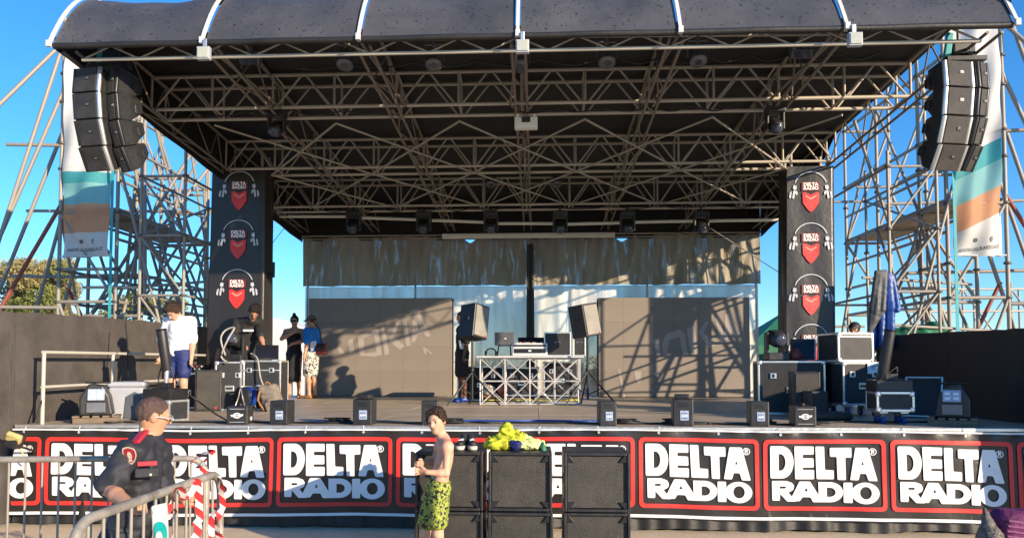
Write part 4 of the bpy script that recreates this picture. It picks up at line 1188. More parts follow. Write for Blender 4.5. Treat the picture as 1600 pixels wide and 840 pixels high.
# ------------------------------------------------------------------ back wall: scrims and the two video walls
t = thing('backdrop_scrim', 'two-tone woven scrim hung across the back of the stage', 'backdrop', (0, 16.45, ZD))
bx0, bx1 = at(478, 400, 16.45).x, at(1184, 400, 16.45).x
zj = at(800, 447, 16.45).z
def scr(x, v, z0, z1, a):
    u = (x - bx0) / (bx1 - bx0)
    return Vector((x, 0.07 * a * math.sin(x * 5.3 + 2 * math.sin(x * 1.1) + v * 1.2) + .04 * a * math.sin(x * 13 + v * 3 + 2 * math.sin(x * 1.9)) + .02 * a * math.sin(x * 27 - v * 4), z0 + (z1 - z0) * v - ZD))
def ztop(x):
    k = (x - bx0) / (bx1 - bx0) * 9.0; f = k - math.floor(k)
    return 4.63 - 0.16 * max(0, 1 - abs(f - .35) / .22) * (0.25 if k < 2 else 1.0) * (0.5 + .5 * math.sin(k * 2.3)) ** 2
mobj('upper_mesh', grid_mesh('upper_mesh', lambda u, v: scr(bx0 + (bx1 - bx0) * u, v, zj, ztop(bx0 + (bx1 - bx0) * u), .5 + .5 * u) + Vector((0, -.17, 0)), 260, 12, 'scrim_dark'), None, t)
mobj('lower_mesh', grid_mesh('lower_mesh', lambda u, v: scr(bx0 + (bx1 - bx0) * u, v, 0.9, zj + .01, .4) + Vector((0, .02, 0)), 200, 8, 'scrim_white'), None, t)
for px in (479, 648, 1012, 1183): tube('pole', (at(px, 400, 16.5).x, 16.62, ZD - .1), (at(px, 400, 16.5).x, 16.62, 4.7), 0.022, 'black_metal', t, True)
mobj('centre_seam', grid_mesh('centre_seam', lambda u, v: Vector((at(829, 500, 16.4).x + (u - .5) * (.20 - .05 * v), -0.36 + .03 * math.sin(u * 6), -.1 + 3.45 * v)), 6, 12, 'black_tarp'), None, t)
tube('top_wire', (bx0, 16.45, 4.66), (bx1, 16.45, 4.66), .008, 'black_metal', t, True)
def video_wall(label, x0, x1, z0, z1, Y, ncol, nrow, grp):
    t = thing('video_wall', label, 'video wall', ((x0 + x1) / 2, Y, z0), 0, grp)
    w, h = (x1 - x0) / ncol, (z1 - z0) / nrow
    for i in range(ncol):
        for j in range(nrow):
            box('screen_panel', (x0 - (x0 + x1) / 2 + w * (i + .5), 0.03 + rnd.uniform(-.0012, .0012), h * (j + .5)), (w - .0016, 0.06, h - .0016), 'led_face', t, bev=.0015)
    for i in range(ncol + 1):
        tube('rear_support', (x0 - (x0 + x1) / 2 + w * i, .2, 0), (x0 - (x0 + x1) / 2 + w * i, .2, z1 - z0), .02, 'black_metal', t)
    box('rear_plate', (0, .075, (z1 - z0) / 2), (x1 - x0, .02, z1 - z0), 'black_metal', t)
    box('base_rail', (0, .03, -.02), (x1 - x0 + .02, .1, .03), 'black_metal', t)
    return t
VW = 15.95
la, lb_ = at(481, 618, VW), at(706, 465, VW)
ra, rb_ = at(935, 465, VW), at(1173, 622, VW)
vwl = video_wall('switched off video wall on the left with faint lettering', la.x, lb_.x, 1.085, lb_.z, VW, 6, 4, 'video walls at the back')
vwr = video_wall('switched off video wall on the right crossed by scaffold shadows', ra.x, rb_.x, 1.085, ra.z, VW, 6, 4, 'video walls at the back')
def ghost(parent, polys, org):
    w = wpos(parent)
    f = lambda px, py: at(px, py, VW - .004) - w
    for sh in polys: mobj('ghost_letter', print_mesh('ghost_letter', [[[(org[0] + x / org[2], org[1] + y / org[2]) for x, y in p] for p in sh]], f, 'led_ghost'), None, parent)
ghost(vwl, [
    [[(268, 385), (300, 368), (308, 462), (276, 468)]], [[(190, 430), (214, 420), (250, 470), (215, 476)]],
    [[(330, 360), (380, 325), (465, 312), (490, 480), (440, 490), (345, 485)], [(370, 365), (438, 345), (455, 460), (375, 470)]],
    [[(485, 300), (505, 290), (540, 470), (508, 482)]], [[(538, 372), (590, 255), (600, 275), (572, 365), (640, 420), (608, 445), (545, 395)]],
    [[(622, 245), (648, 240), (678, 415), (652, 425)]], [[(695, 225), (740, 203), (810, 355), (780, 362), (765, 335), (722, 350), (712, 385), (685, 400)], [(728, 260), (750, 310), (724, 318)]],
    [[(758, 430), (772, 430), (822, 470), (812, 476), (775, 445), (785, 475), (770, 470)]]], (480, 440, 4.2))
ghost(vwr, [
    [[(350, 320), (385, 310), (395, 400), (370, 402)]], [[(400, 340), (420, 285), (500, 260), (525, 280), (540, 398), (515, 400), (498, 300), (440, 318), (428, 400), (405, 402)]],
    [[(535, 255), (575, 240), (600, 395), (560, 400)]], [[(600, 270), (640, 215), (655, 222), (630, 280), (690, 350), (660, 365), (610, 300)]], [[(690, 200), (715, 190), (745, 330), (722, 338)]],
    [[(745, 180), (770, 172), (830, 290), (800, 300), (785, 275), (765, 282), (760, 315), (740, 318)]], [[(250, 490), (288, 488), (285, 540), (272, 556), (258, 540)]], [[(345, 495), (405, 492), (368, 516)]],
    [[(160, 480), (172, 478), (200, 628), (186, 632)]]], (920, 440, 3.5))

# ------------------------------------------------------------------ generic stage gear
def flight_case(label, loc, size, rz=0.0, wheels=False, m='case_ply', latches=True, grp='flight cases on stage', lidgap=None, name='flight_case', handle=True):
    w, d, h = size
    z0 = 0.14 if wheels else 0.0
    t = thing(name, label, 'flight case', loc, rz, grp)
    box('body', (0, 0, z0 + h / 2), (w - .012, d - .012, h - .012), m, t, bev=.004)
    e = 0.026
    for sx in (-1, 1):
        for sy in (-1, 1): box('edge_trim', (sx * (w / 2 - e / 2), sy * (d / 2 - e / 2), z0 + h / 2), (e, e, h), 'alu', t, bev=.003)
        for sz in (0, 1): box('edge_trim', (sx * (w / 2 - e / 2 - .001), 0, z0 + e / 2 + sz * (h - e)), (e, d - 2 * e, e + .001), 'alu', t, bev=.003)
    for sy in (-1, 1):
        for sz in (0, 1): box('edge_trim', (0, sy * (d / 2 - e / 2 - .001), z0 + e / 2 + sz * (h - e)), (w - 2 * e, e, e + .001), 'alu', t, bev=.003)
        if lidgap: box('lid_seam', (0, sy * (d / 2 + .001), z0 + h * lidgap), (w - 2 * e, .012, .02), 'alu', t, bev=.002)
    for sx in (-1, 1):
        for sz in (0, 1): box('ball_corner', (sx * (w / 2 - .024), -d / 2 + .022, z0 + .024 + sz * (h - .048)), (.06, .06, .06), 'alu', t, bev=.018)
    if latches:
        for sx in (-1, 1):
            l = box('latch', (sx * w * .27, -d / 2 - .004, z0 + h * (lidgap or .72)), (.075, .014, .075), 'alu', t, bev=.003); box('latch_butterfly', (0, -.009, 0), (.03, .008, .045), 'black_metal', l, bev=.002)
    if handle:
        hd = box('handle_recess', (0, -d / 2 - .002, z0 + h * .45), (.13, .012, .085), 'alu', t, bev=.003); box('handle', (0, -.008, 0), (.1, .012, .03), 'black_plastic', hd, bev=.004)
    if wheels:
        for sx in (-1, 1):
            for sy in (-1, 1):
                c = box('caster_plate', (sx * (w / 2 - .09), sy * (d / 2 - .09), z0 - .012), (.09, .09, .02), 'alu', t)
                box('fork', (0, 0, -.04), (.05, .045, .06), 'coupler', c); tube('wheel', (-.018, 0, -.082), (.018, 0, -.082), .045, 'blue_plastic', c, n=16)
    return t
def monitor_box(label, px, py_bot, w, h, style, Y=8.12, rz=0.0, d=0.24):
    p = at(px, py_bot, Y); p.z = ZD
    t = thing('stage_jet' if style == 'logo' else 'effect_box', label, 'effects box', p, rz, 'small boxes along the stage edge')
    body = [(-w / 2, 0), (w / 2, 0), (w / 2, h), (-w / 2, h)]
    prism('body', body, -d / 2, d / 2, 'black_plastic', t, bev=.012)
    if style == 'logo':
        mobj('emblem', print_mesh('emblem', [[ellipse(0, h * .5, .045, .03, 18), ellipse(0, h * .5, .032, .019, 18)], [[(-.07, h * .5 + .008), (.07, h * .5 + .015), (.06, h * .5 - .006), (-.06, h * .5 - .012)]], [ellipse(0, h * .5, .018, .012, 12)]], lambda x, z: Vector((x, -d / 2 - .004, z)), 'white_print'), None, t)
        for z in (.14, .86): box('pinstripe', (0, -d / 2 - .001, h * z), (w * .7, .006, .004), 'console_white', t, bev=.001)
        tube('nozzle', (0, 0, h - .005), (0, 0, h + .03), .03, 'black_metal', t); tube('side_knob', (w / 2, 0, h * .3), (w / 2 + .012, 0, h * .3), .025, 'console_white', t)
    else:
        l = box('label_plate', (.01, -d / 2 - .002, h * .4), (w * .42, .008, h * .36), 'label_blue', t, bev=.002)
        for k in range(3): box('label_line', (0, -.005, -h * .1 + k * h * .09), (w * .3, .003, h * .03), 'paper' if k % 2 else 'laptop_grey', l, bev=.0005)
        if style == 'tall':
            box('top_module', (0, 0, h + .025), (w * .7, d * .7, .05), 'black_plastic', t, bev=.012); box('handle', (0, -d * .3, h + .03), (w * .5, .03, .025), 'black_metal', t)
        for k in range(3): box('vent_slot', (0, -d / 2 - .001, h * (.74 + .06 * k)), (w * .5, .006, .006), 'black_metal', t, bev=.001)
    for sx in (-1, 1): box('foot', (sx * w * .35, 0, .0), (.03, d * .8, .012), 'cable', t)
for a in [('black effects box with white winged emblem nearest the cable reel', 375, 663, .23, .20, 'logo'), ('dark effects box with pale label right of the left emblem box', 441, 664, .20, .265, 'plain'), ('tall effects box in front of the left video wall', 570, 664, .21, .28, 'tall'),
          ('slim effects box partly hidden behind the shirtless boy', 672, 664, .18, .265, 'plain'), ('effects box right of the truss table on the stage edge', 948, 665, .185, .265, 'plain'), ('tall effects box in front of the right video wall', 1066, 667, .215, .29, 'tall'),
          ('effects box with bright label left of the right emblem box', 1184, 668, .195, .265, 'plain'), ('black effects box with white winged emblem on the right side', 1254, 669, .225, .215, 'logo')]:
    monitor_box(*a, rz=rnd.uniform(-.12, .12))

def speaker_cab(name, label, loc, size, rz=0.0, grp=None, tilt=0.0, m='black_plastic', gm='black_grille'):
    w, d, h = size
    t = thing(name, label, 'loudspeaker', loc, rz, grp)
    t.rotation_euler = (tilt, 0, rz)
    prism('cabinet', [(-w / 2, 0), (w / 2, 0), (w / 2, h), (-w / 2, h)], -d / 2, d / 2, m, t, bev=.012)
    box('grille', (0, -d / 2 - .006, h / 2), (w - .05, .016, h - .06), gm, t, bev=.005)
    box('badge', (w * .3, -d / 2 - .016, h * .08), (.03, .006, .03), 'badge_red', t, bev=.001)
    for sx in (-1, 1): box('side_handle', (sx * (w / 2 + .001), 0, h * .55), (.01, .1, .05), 'black_metal', t)
    return t

# ------------------------------------------------------------------ left wing gear
def flood_panel(label, px, py, Y, rz, flip):
    """battery flood panel leaning back on a small slatted pallet"""
    p = at(px, py, Y); p.z = ZD
    t = thing('slatted_pallet', f'small dark slatted pallet under the {label}', 'pallet', p, rz)
    for i in range(5): box('slat', (-.2 + i * .1, 0, .075), (.07, .34, .022), 'wood_raw', t)
    for y in (-.13, 0, .13): box('bearer', (0, y, .032), (.46, .05, .06), 'wood_raw', t)
    t = thing('wedge_flood', f'{label} with a pale control panel', 'wedge light', p + Vector((0, 0, .087)), rz)
    s = -1 if flip else 1
    prism('body', [(-.17 * s, 0), (.17 * s, 0), (.13 * s, .22), (.06 * s, .34), (-.08 * s, .36), (-.17 * s, .2)], -.14, .16, 'black_plastic', t, bev=.02)
    box('control_panel', (-.0, -.155, .235), (.17, .016, .13), 'label_blue', t, (-.25, 0, 0))
    for k in range(4): box('panel_label', (-.04 + (k % 2) * .08, -.172 + .005 * (k // 2), .21 + (k // 2) * .05), (.055, .006, .03), 'paper', t, (-.25, 0, 0), bev=.001)
    box('lower_plate', (0, -.158, .09), (.19, .014, .11), 'laptop_grey', t); tube('carry_bar', (-.13, -.02, .37), (.13, -.02, .37), .012, 'black_metal', t)
flood_panel('black wedge light beside the grey cool box', 152, 661, 8.25, math.radians(25), False)
flood_panel('black wedge light at the foot of the right wall', 1490, 667, 8.3, math.radians(-32), True)
p = at(200, 654, 8.75); p.z = ZD
t = thing('cool_box', 'grey wheeled cool box with dark recessed front', 'cool box', p, math.radians(18))
Soft(.012).box((0, 0, .2), (.2, .15, .2), None, .04).obj('tub', 'cooler_grey', t)
Soft(.012).box((0, 0, .425), (.21, .16, .035), None, .03).obj('lid', 'cooler_grey', t); box('lid_recess', (.04, -.02, .462), (.18, .16, .012), 'cooler_dark', t)
prism('dark_front', [(-.02, .02), (.17, .02), (.17, .3), (.10, .34), (.0, .28)], -.165, -.145, 'cooler_dark', t); tube_path('carry_handle', smooth_pts([(-.21, -.16, .32), (-.2, -.2, .18), (-.17, -.17, .08)]), .008, 'cable', t)
def cannon(label, ptop, pbot, Y, base_px, base_py, wheels, rz, n_):
    a, b_ = at(*pbot, Y), at(*ptop, Y - .06)
    base = at(base_px, base_py, Y); base.z = ZD
    h = .25 if not wheels else .22
    flight_case(f'{n_} flight case with bright aluminium frame under the confetti cannon', base, (.40, .34, h), rz, wheels, latches=False, handle=False)
    zt = ZD + h + (.14 if wheels else 0)
    t = thing('amplifier_box', f'plain black steel box on the {n_} cannon case', 'control box', Vector((base.x, base.y, zt)), rz)
    box('chassis', (0, 0, .065), (.40, .30, .13), 'black_metal', t, bev=.01); box('cover_plate', (0, -.155, .065), (.37, .008, .11), 'black_plastic', t)
    for sx in (-1, 1): tube('hoop', (sx * .12, -.08, .13), (sx * .12, .08, .13), .012, 'black_metal', t)
    t = thing('confetti_cannon', label, 'confetti cannon', Vector((base.x, base.y, zt + .13)))
    tube('barrel', a, b_, .058, 'black_plastic', t, True, 20)
    d = (b_ - a).normalized()
    tube('barrel_rim', b_ - d * .015, b_ + d * .004, .062, 'black_metal', t, True, 20)
    tube('bore', b_ + d * .004, b_ + d * .006, .05, 'cable', t, True, 20)
    tube('valve', Vector((base.x, base.y, zt + .18)), a + d * .01, .028, 'alu', t, True, 12); box('cradle', (0, 0, .035), (.14, .14, .07), 'black_metal', t)
    w = wpos(t)
    for sx in (-1, 1): tube_path('bracket', smooth_pts([Vector((sx * .08, 0, .05)), Vector((sx * .09, 0, .14)), a - w + d * .06 + Vector((sx * .05, 0, 0))]), .009, 'black_metal', t)
cannon('upright black confetti cannon in front of the boy in white', (252, 514), (261, 578), 8.55, 258, 657, False, math.radians(-14), 'left')
cannon('black confetti cannon tilted against the right wall', (1391, 515), (1378, 592), 8.55, 1391, 671, True, math.radians(-4), 'right')
p = at(326, 640, 10.6); p.z = ZD
speaker_cab('monitor_speaker', 'black floor speaker standing left of the cable reel', p, (.36, .34, .60), math.radians(20))
p = at(300, 632, 11.4); p.z = ZD
flight_case('low rack case behind the black floor speaker at left', p, (.6, .5, .55), math.radians(8), grp='flight cases on stage')
t = thing('rack_mixer', 'dark rack unit with coloured knobs on the low rack case', 'mixer', p + Vector((0, 0, .56)), math.radians(8))
box('chassis', (0, 0, .06), (.46, .36, .12), 'black_metal', t)
for i in range(12): tube('knob', (-.2 + i * .036, -.18, .05 + .04 * (i % 2)), (-.2 + i * .036, -.2, .05 + .04 * (i % 2)), .011, ['badge_red', 'label_blue', 'console_white'][i % 3], t, n=8)
p = at(362, 628, 10.9); p.z = ZD
flight_case('upright flight case carrying a moving head left of the laptop', p, (.42, .45, .72), math.radians(14), lidgap=None)
moving_head('moving head light resting on the left upright flight case', p + Vector((.05, 0, .725)), False, 1.05, -.3)
p2 = at(413, 628, 11.0); p2.z = ZD
flight_case('black flight case in front of the crew man in dark T-shirt', p2, (.60, .5, .74), math.radians(6), lidgap=.8)
t = thing('laptop', 'open black laptop on the flight case by the crew man', 'laptop', p2 + Vector((.05, -.05, .75)), math.radians(20))
box('keyboard_base', (0, 0, .01), (.34, .24, .018), 'black_plastic', t); box('screen', (0, .16, .12), (.34, .012, .23), 'screen_dark', t, (-.35, 0, 0)); box('trackpad', (0, -.07, .021), (.1, .06, .003), 'laptop_grey', t, bev=.001)
p = at(354, 637, 10.9); p.z = ZD
t = thing('power_distributor', 'small white power box left of the cable reel', 'power box', p, math.radians(10))
box('housing', (0, 0, .12), (.19, .16, .24), 'console_white', t, bev=.01)
for i in range(6): tube('socket', (-.05 + (i % 2) * .1, -.081, .05 + (i // 2) * .07), (-.05 + (i % 2) * .1, -.095, .05 + (i // 2) * .07), .024, 'laptop_grey', t, n=12)
p = at(383, 638, 10.5); p.z = ZD
t = thing('cable_reel', 'blue and black cable reel drum on a metal stand', 'cable reel', p, math.radians(-25))
for sx in (-1, 1): lathe('flange', [(.155, -.006), (.16, 0), (.155, .006)], 'black_plastic' if sx < 0 else 'blue_plastic', t, (0, sx * .07, .2), (math.pi / 2, 0, 0), 28)
for k in range(7): tube_path('wound_cable', [Vector((.115 * math.cos(a), -.055 + k * .018, .2 + .115 * math.sin(a))) for a in [i * 6.2832 / 20 for i in range(21)]], .011, 'cable' if k % 3 else 'blue_plastic', t, 6)
for sx in (-1, 1): tube_path('stand_leg', [(sx * .13, -.1, 0), (sx * .04, -.09, .2), (0, -.09, .36), (-sx * .02, .09, .36), (sx * .04, .09, .2), (sx * .13, .1, 0)], .01, 'alu', t)
p = at(430, 630, 10.6); p.z = ZD
t = Soft(.011).box((0, 0, .2), (.15, .1, .2), None, .08).ell((.02, -.1, .14), (.11, .07, .11)).cone((-.08, -.05, .38), (.08, -.05, .36), .05, .05).wrinkle(.006, 26, 1).obj('backpack', 'backpack_brown', None, p, (0.25, -.25, .2))
tag(t, 'grey brown backpack slumped against the flight cases', 'backpack')
tube_path('shoulder_strap', smooth_pts([(-.1, -.1, .38), (-.16, -.14, .25), (-.12, -.13, .08)]), .016, 'leather_tan', t); tube_path('top_handle', smooth_pts([(-.05, 0, .39), (0, 0, .45), (.05, 0, .39)]), .012, 'leather_tan', t); Soft(.012).box((0, -.17, .13), (.09, .02, .07), None, .02).obj('front_pocket', 'backpack_brown', t)
# pale cable coil hanging over the case
tag(tube_path('pale_cable', smooth_pts([at(352, 555, 10.6), at(345, 530, 10.6), at(352, 516, 10.65), at(366, 512, 10.65), at(356, 530, 10.6), at(346, 556, 10.6), at(356, 566, 10.6)]), .014, 'cable_grey'), 'pale looped cable hanging at the left flight case', 'cable')
tag(tube_path('pale_cable', smooth_pts([at(392, 552, 10.8), at(402, 560, 10.7), at(407, 590, 10.65), at(415, 612, 10.6), at(406, 616, 10.6)]), .012, 'cable_grey'), 'pale cable draped over the case beside the backpack', 'cable')

# ------------------------------------------------------------------ DJ position
YD = 12.6
a, b_ = at(750, 631, YD), at(906, 631, YD)
W_, H_ = b_.x - a.x, at(750, 559, YD).z - ZD
t = thing('truss_table', 'white truss lattice table at centre stage', 'table', ((a.x + b_.x) / 2, YD, ZD))
for y in (0, .5):
    for i in range(5):
        x = -W_ / 2 + W_ * i / 4; tube('post', (x, y, 0), (x, y, H_), .011, 'table_paint', t)
        if i < 4:
            for z0, z1 in ((0, H_ / 2), (H_ / 2, H_)):
                tube('lattice_bar', (x, y, z0), (x + W_ / 4, y, z1), .0075, 'table_paint', t, n=8); tube('lattice_bar', (x, y + .012, z1), (x + W_ / 4, y + .012, z0), .0075, 'table_paint', t, n=8)
    for z in (0.012, H_ / 2, H_ - .012): tube('rail', (-W_ / 2, y, z), (W_ / 2, y, z), .009, 'table_paint', t)
for sx in (-1, 1):
    for z in (0.012, H_ / 2): tube('rail', (sx * W_ / 2, 0, z), (sx * W_ / 2, .5, z), .009, 'table_paint', t)
    tube('lattice_bar', (sx * W_ / 2, 0, 0), (sx * W_ / 2, .5, H_), .0075, 'table_paint', t, n=8)
box('table_top', (0, .25, H_ + .02), (W_ + .12, .62, .035), 'table_paint', t, bev=.006)
ZT = ZD + H_ + .038
def onp(px, Y): return Vector((at(px, 550, Y).x, Y, ZT))
t = thing('laptop', 'silver grey laptop with a round lid emblem at the mixing desk', 'laptop', onp(788, YD + .3) + Vector((0, 0, .2)))
box('lid', (0, 0, .11), (.34, .01, .22), 'laptop_grey', t, (.2, 0, 0)); box('keyboard_base', (0, .11, .0), (.34, .22, .014), 'laptop_grey', t); mobj('emblem', print_mesh('emblem', [[ellipse(0.02, .115, .018, .02, 14)]], lambda x, z: Vector((x, -.008 - (z - .11) * -.2, z)), 'white_print'), None, t)
t = thing('laptop_stand', 'black folding stand under the silver laptop', 'laptop stand', onp(788, YD + .32))
for sx in (-1, 1):
    tube('leg', (sx * .12, -.05, 0), (sx * .1, .05, .19), .012, 'black_metal', t); tube('arm', (sx * .1, .05, .185), (sx * .1, .2, .185), .01, 'black_metal', t)
tube('cross_bar', (-.1, .05, .185), (.1, .05, .185), .01, 'black_metal', t)
t = thing('mixing_console', 'white framed mixing console with rows of faders on the truss table', 'mixing desk', onp(828, YD + .2))
box('frame', (0, 0, .11), (.60, .36, .22), 'console_white', t, bev=.012); box('front_slot', (0, -.185, .085), (.54, .012, .075), 'black_metal', t); box('front_slot', (0, -.185, .175), (.56, .012, .03), 'black_metal', t)
for i in range(16): box('fader', (-.26 + i * .035, -.11 + .02 * (i % 3), .228), (.014, .03, .018), 'console_white' if i % 4 else 'badge_red', t, bev=.002)
box('badge', (.0, -.194, .085), (.05, .006, .025), 'paper', t)
box('display', (0.02, .12, .26), (.46, .02, .14), 'screen_dark', t, (-.3, 0, 0))
for px, Y, w, lb in ((871, YD + .35, .47, 'open flight case lid standing on the truss table, nearest the console'), (905, YD + .42, .22, 'open flight case lid half hidden by the right stand speaker')):
    t = thing('open_case', lb, 'case lid', onp(px, Y), math.radians(-2)); h = .42
    box('panel', (0, 0, h / 2), (w - .02, .05, h - .02), 'case_ply', t); mobj('emblem', print_mesh('emblem', [[[( -.06, .25), (-.01, .262), (.0, .24), (-.05, .23)]], [[(.01, .262), (.07, .25), (.05, .235), (.015, .245)]]], lambda x, z: Vector((x, -.03, z)), 'laptop_grey'), None, t)
    for sx in (-1, 1): box('edge_trim', (sx * (w / 2 - .01), 0, h / 2), (.024, .07, h), 'alu', t)
    for z in (.012, h - .012): box('edge_trim', (0, 0, z), (w - .05, .068, .024), 'alu', t)
t = thing('headphones', 'black headphones lying on the left end of the truss table', 'headphones', onp(767, YD + .15))
tube_path('headband', [(.09 * math.cos(a_), 0.02, .05 + .08 * math.sin(a_)) for a_ in [i * math.pi / 10 for i in range(11)]], .012, 'cable', t)
for sx in (-1, 1): lathe('ear_cup', [(.03, 0), (.042, .012), (.042, .028), (.03, .04)], 'black_plastic', t, (sx * .09 - .02, .02, .045), (0, math.pi / 2, 0), 14)
for px, nm, lb, cat, m_, rr_ in ((764, 'holdall', 'cream fabric bag under the left end of the truss table', 'bag', 'sole_pale', (.13, .1, .1)), (783, 'holdall', 'red cloth bundle under the truss table', 'bag', 'pale_red_print', (.07, .07, .11))):
    p = at(px, 612, 13.5); o = Soft(.012).ell((0, 0, rr_[2]), rr_).ell((.03, 0, rr_[2] * 1.3), (rr_[0] * .6, rr_[1] * .8, rr_[2] * .7)).wrinkle(.006, 30, px).obj(nm, m_, None, (p.x, 13.5, ZD + .12)); tag(o, lb, cat)
t = thing('equipment_shelf', 'low shelf of cases and boards behind the truss table', 'shelf', (at(832, 600, 13.6).x, 13.6, ZD))
box('board', (0, 0, .10), (1.9, .4, .03), 'wood_raw', t); box('yellow_edge', (0, -.21, .05), (1.7, .02, .03), 'strap_yellow', t); box('red_edge', (0, -.21, .115), (1.8, .02, .025), 'rust', t)
for sx in (-1, 0, 1): box('support', (sx * .8, 0, .04), (.06, .36, .08), 'black_metal', t)
flight_case('navy flight case stored behind the middle of the truss table', (at(815, 600, 13.45).x, 13.45, ZD + .12), (.62, .4, .52), 0.02)
flight_case('navy flight case stored behind the right of the truss table', (at(876, 600, 13.4).x, 13.4, ZD + .12), (.62, .4, .62), -0.02)
flight_case('grey flight case stored behind the left end of the truss table', (at(752, 600, 14.4).x, 14.4, ZD), (.9, .5, .66), 0.0)
def stand_speaker(label, slabel, px, py_top, py_bot, Y, rz, tilt):
    a = at(px, py_bot, Y); b_ = at(px, py_top, Y); h = b_.z - a.z
    t = thing('speaker_stand', slabel, 'speaker stand', (a.x, Y, ZD))
    hh = a.z - ZD
    tube('pole', (0, 0, .1), (0, 0, hh + .04), .02, 'black_metal', t); tube('collar', (0, 0, hh * .5), (0, 0, hh * .5 + .06), .032, 'black_plastic', t)
    for k in range(3):
        an = math.radians(100 + 120 * k)
        tube('leg', (0, 0, hh * .5), (.5 * math.cos(an), .42 * math.sin(an), .015), .014, 'black_metal', t); tube('brace', (0, 0, .18), (.25 * math.cos(an), .21 * math.sin(an), hh * .26), .009, 'black_metal', t)
    s = speaker_cab('stand_speaker', label, (a.x, Y, a.z), (.34, .36, h), rz, 'speakers on stands', tilt, 'black_plastic', 'grille_grey')
    return s
stand_speaker('tilted loudspeaker on a stand left of the truss table', 'black tripod stand left of the truss table', 738, 476, 529, 12.3, math.radians(48), math.radians(-6)).rotation_euler = (math.radians(-4), math.radians(11), math.radians(48))
stand_speaker('tilted loudspeaker on a stand right of the truss table', 'black tripod stand right of the truss table', 918, 475, 526, 12.3, math.radians(-40), math.radians(-6)).rotation_euler = (math.radians(-4), math.radians(-9), math.radians(38))

# ------------------------------------------------------------------ right wing gear
p = at(1232, 640, 10.4); p.z = ZD
flight_case('wide navy flight case under the right moving head', p, (.86, .6, .72), math.radians(-10), lidgap=None)
moving_head('moving head light resting on the wide right flight case', p + Vector((-.17, -.05, .725)), False, 1.1, .2)
t = thing('folding_screen', 'open black laptop screen beside the right moving head', 'monitor', p + Vector((.22, .05, .725)), math.radians(-25))
box('screen', (0, 0, .16), (.32, .025, .3), 'screen_dark', t, (-.28, 0, 0)); box('keyboard_base', (0, -.16, .012), (.32, .26, .02), 'black_plastic', t); box('side_edge', (.165, .0, .15), (.02, .03, .28), 'console_white', t, (-.28, 0, 0))
o = Soft(.01).ell((0, 0, .08), (.07, .06, .09)).ell((.04, 0, .05), (.06, .05, .05)).wrinkle(.006, 40, 2).obj('cloth_bundle', 'maroon_leather', None, p + Vector((.06, -.16, .725))); tag(o, 'dark red cloth bundle beside the right moving head', 'cloth')
p = at(1334, 641, 10.0); p.z = ZD
fc1 = flight_case('large navy flight case with a white paper label', p, (.54, .55, .56), math.radians(4), True)
pl = box('paper_label', (.13, -.288, .62), (.17, .004, .14), 'paper', fc1, bev=.001); mobj('handwriting', print_mesh('handwriting', [[[(-.05, .02), (.05, .045), (.06, .035), (-.03, .008)]], [[(-.06, -.005), (-.01, .0), (.03, -.02), (-.02, -.012)]]], lambda x, z: Vector((x, -.004, z)), 'grey_text'), None, pl)
flight_case('smaller flight case with bright frame stacked on the labelled case', p + Vector((-.08, .05, .705)), (.50, .5, .38), math.radians(10), latches=False, lidgap=.86, handle=False)
p = at(1257, 641, 9.6); p.z = ZD
speaker_cab('monitor_speaker', 'black floor speaker in front of the wide right case', p, (.32, .34, .58), math.radians(-8))
p = at(1274, 642, 9.3); p.z = ZD
speaker_cab('monitor_speaker', 'small black speaker leaning beside the right floor speaker', p, (.22, .24, .34), math.radians(8))
p = at(1443, 652, 9.5); p.z = ZD
t = thing('open_case', 'empty flight case lid leaning against the right wall', 'case lid', p, math.radians(-38)); t.rotation_euler = (math.radians(-16), 0, math.radians(-38))
w, h = .42, .52
box('panel', (0, .05, h / 2), (w - .02, .02, h - .02), 'case_ply', t)
for sx in (-1, 1): box('edge_trim', (sx * (w / 2 - .01), 0, h / 2), (.02, .12, h), 'alu', t)
for z in (.01, h - .01): box('edge_trim', (0, 0, z), (w - .05, .118, .02), 'alu', t)
o = Soft(.012).box((0, 0, .05), (.3, .08, .05), None, .04).obj('cable_bag', 'black_tarp', None, (at(1290, 650, 9.0).x, 9.0, ZD)); tag(o, 'flat black cable bag on the deck near the right emblem box', 'bag')
tube('carry_strap', (-.2, 0, .1), (.2, 0, .1), .01, 'cable', o)
# tarps on the right scaffold
def drape(u, v):
    x = -.30 + .62 * u * (0.62 + .38 * (1 - v)); z = 1.2 * v
    return Vector((x - .16 * (1 - v) ** 1.5 + .12 * v, .07 * math.sin(u * 9 + v * 2) + .03 * math.sin(u * 17 + v), z - .10 * math.sin(u * 3.14) * v - .15 * (1 - v) * math.sin(u * 5)))
pb = at(1376, 545, 11.6)
t = thing('hanging_tarp', 'blue and grey tarpaulin hung over the right scaffold', 'tarpaulin', (pb.x, 11.6, pb.z))
S_ = Soft(.012); r_ = random.Random(4)
for k in range(8):
    f_ = k / 7; xb = -.10 + .34 * f_ + r_.uniform(-.015, .015); yb = .05 * math.sin(k * 2.4); zb = r_.uniform(0, .16) + (.45 if k == 7 else 0)
    S_.cone((.04 + .17 * f_, .01 * (k % 2), 1.16 - .05 * abs(f_ - .4)), (xb + .02, yb, .62), .034, .05, .018).cone((xb + .02, yb, .62), (xb, yb * 1.4, zb), .05, .045, .018)
S_.wrinkle(.004, 26, 1).obj('blue_sheet', 'blue_tarp', t)
S_ = Soft(.012)
for k in range(4):
    f_ = k / 3; S_.cone((-.06 + .13 * f_, -.06, 1.18), (-.15 + .14 * f_, -.08 - .03 * (k % 2), .6), .036, .045, .018).cone((-.15 + .14 * f_, -.08 - .03 * (k % 2), .6), (-.20 + .09 * f_, -.07, .2 + .06 * k), .045, .03, .018)
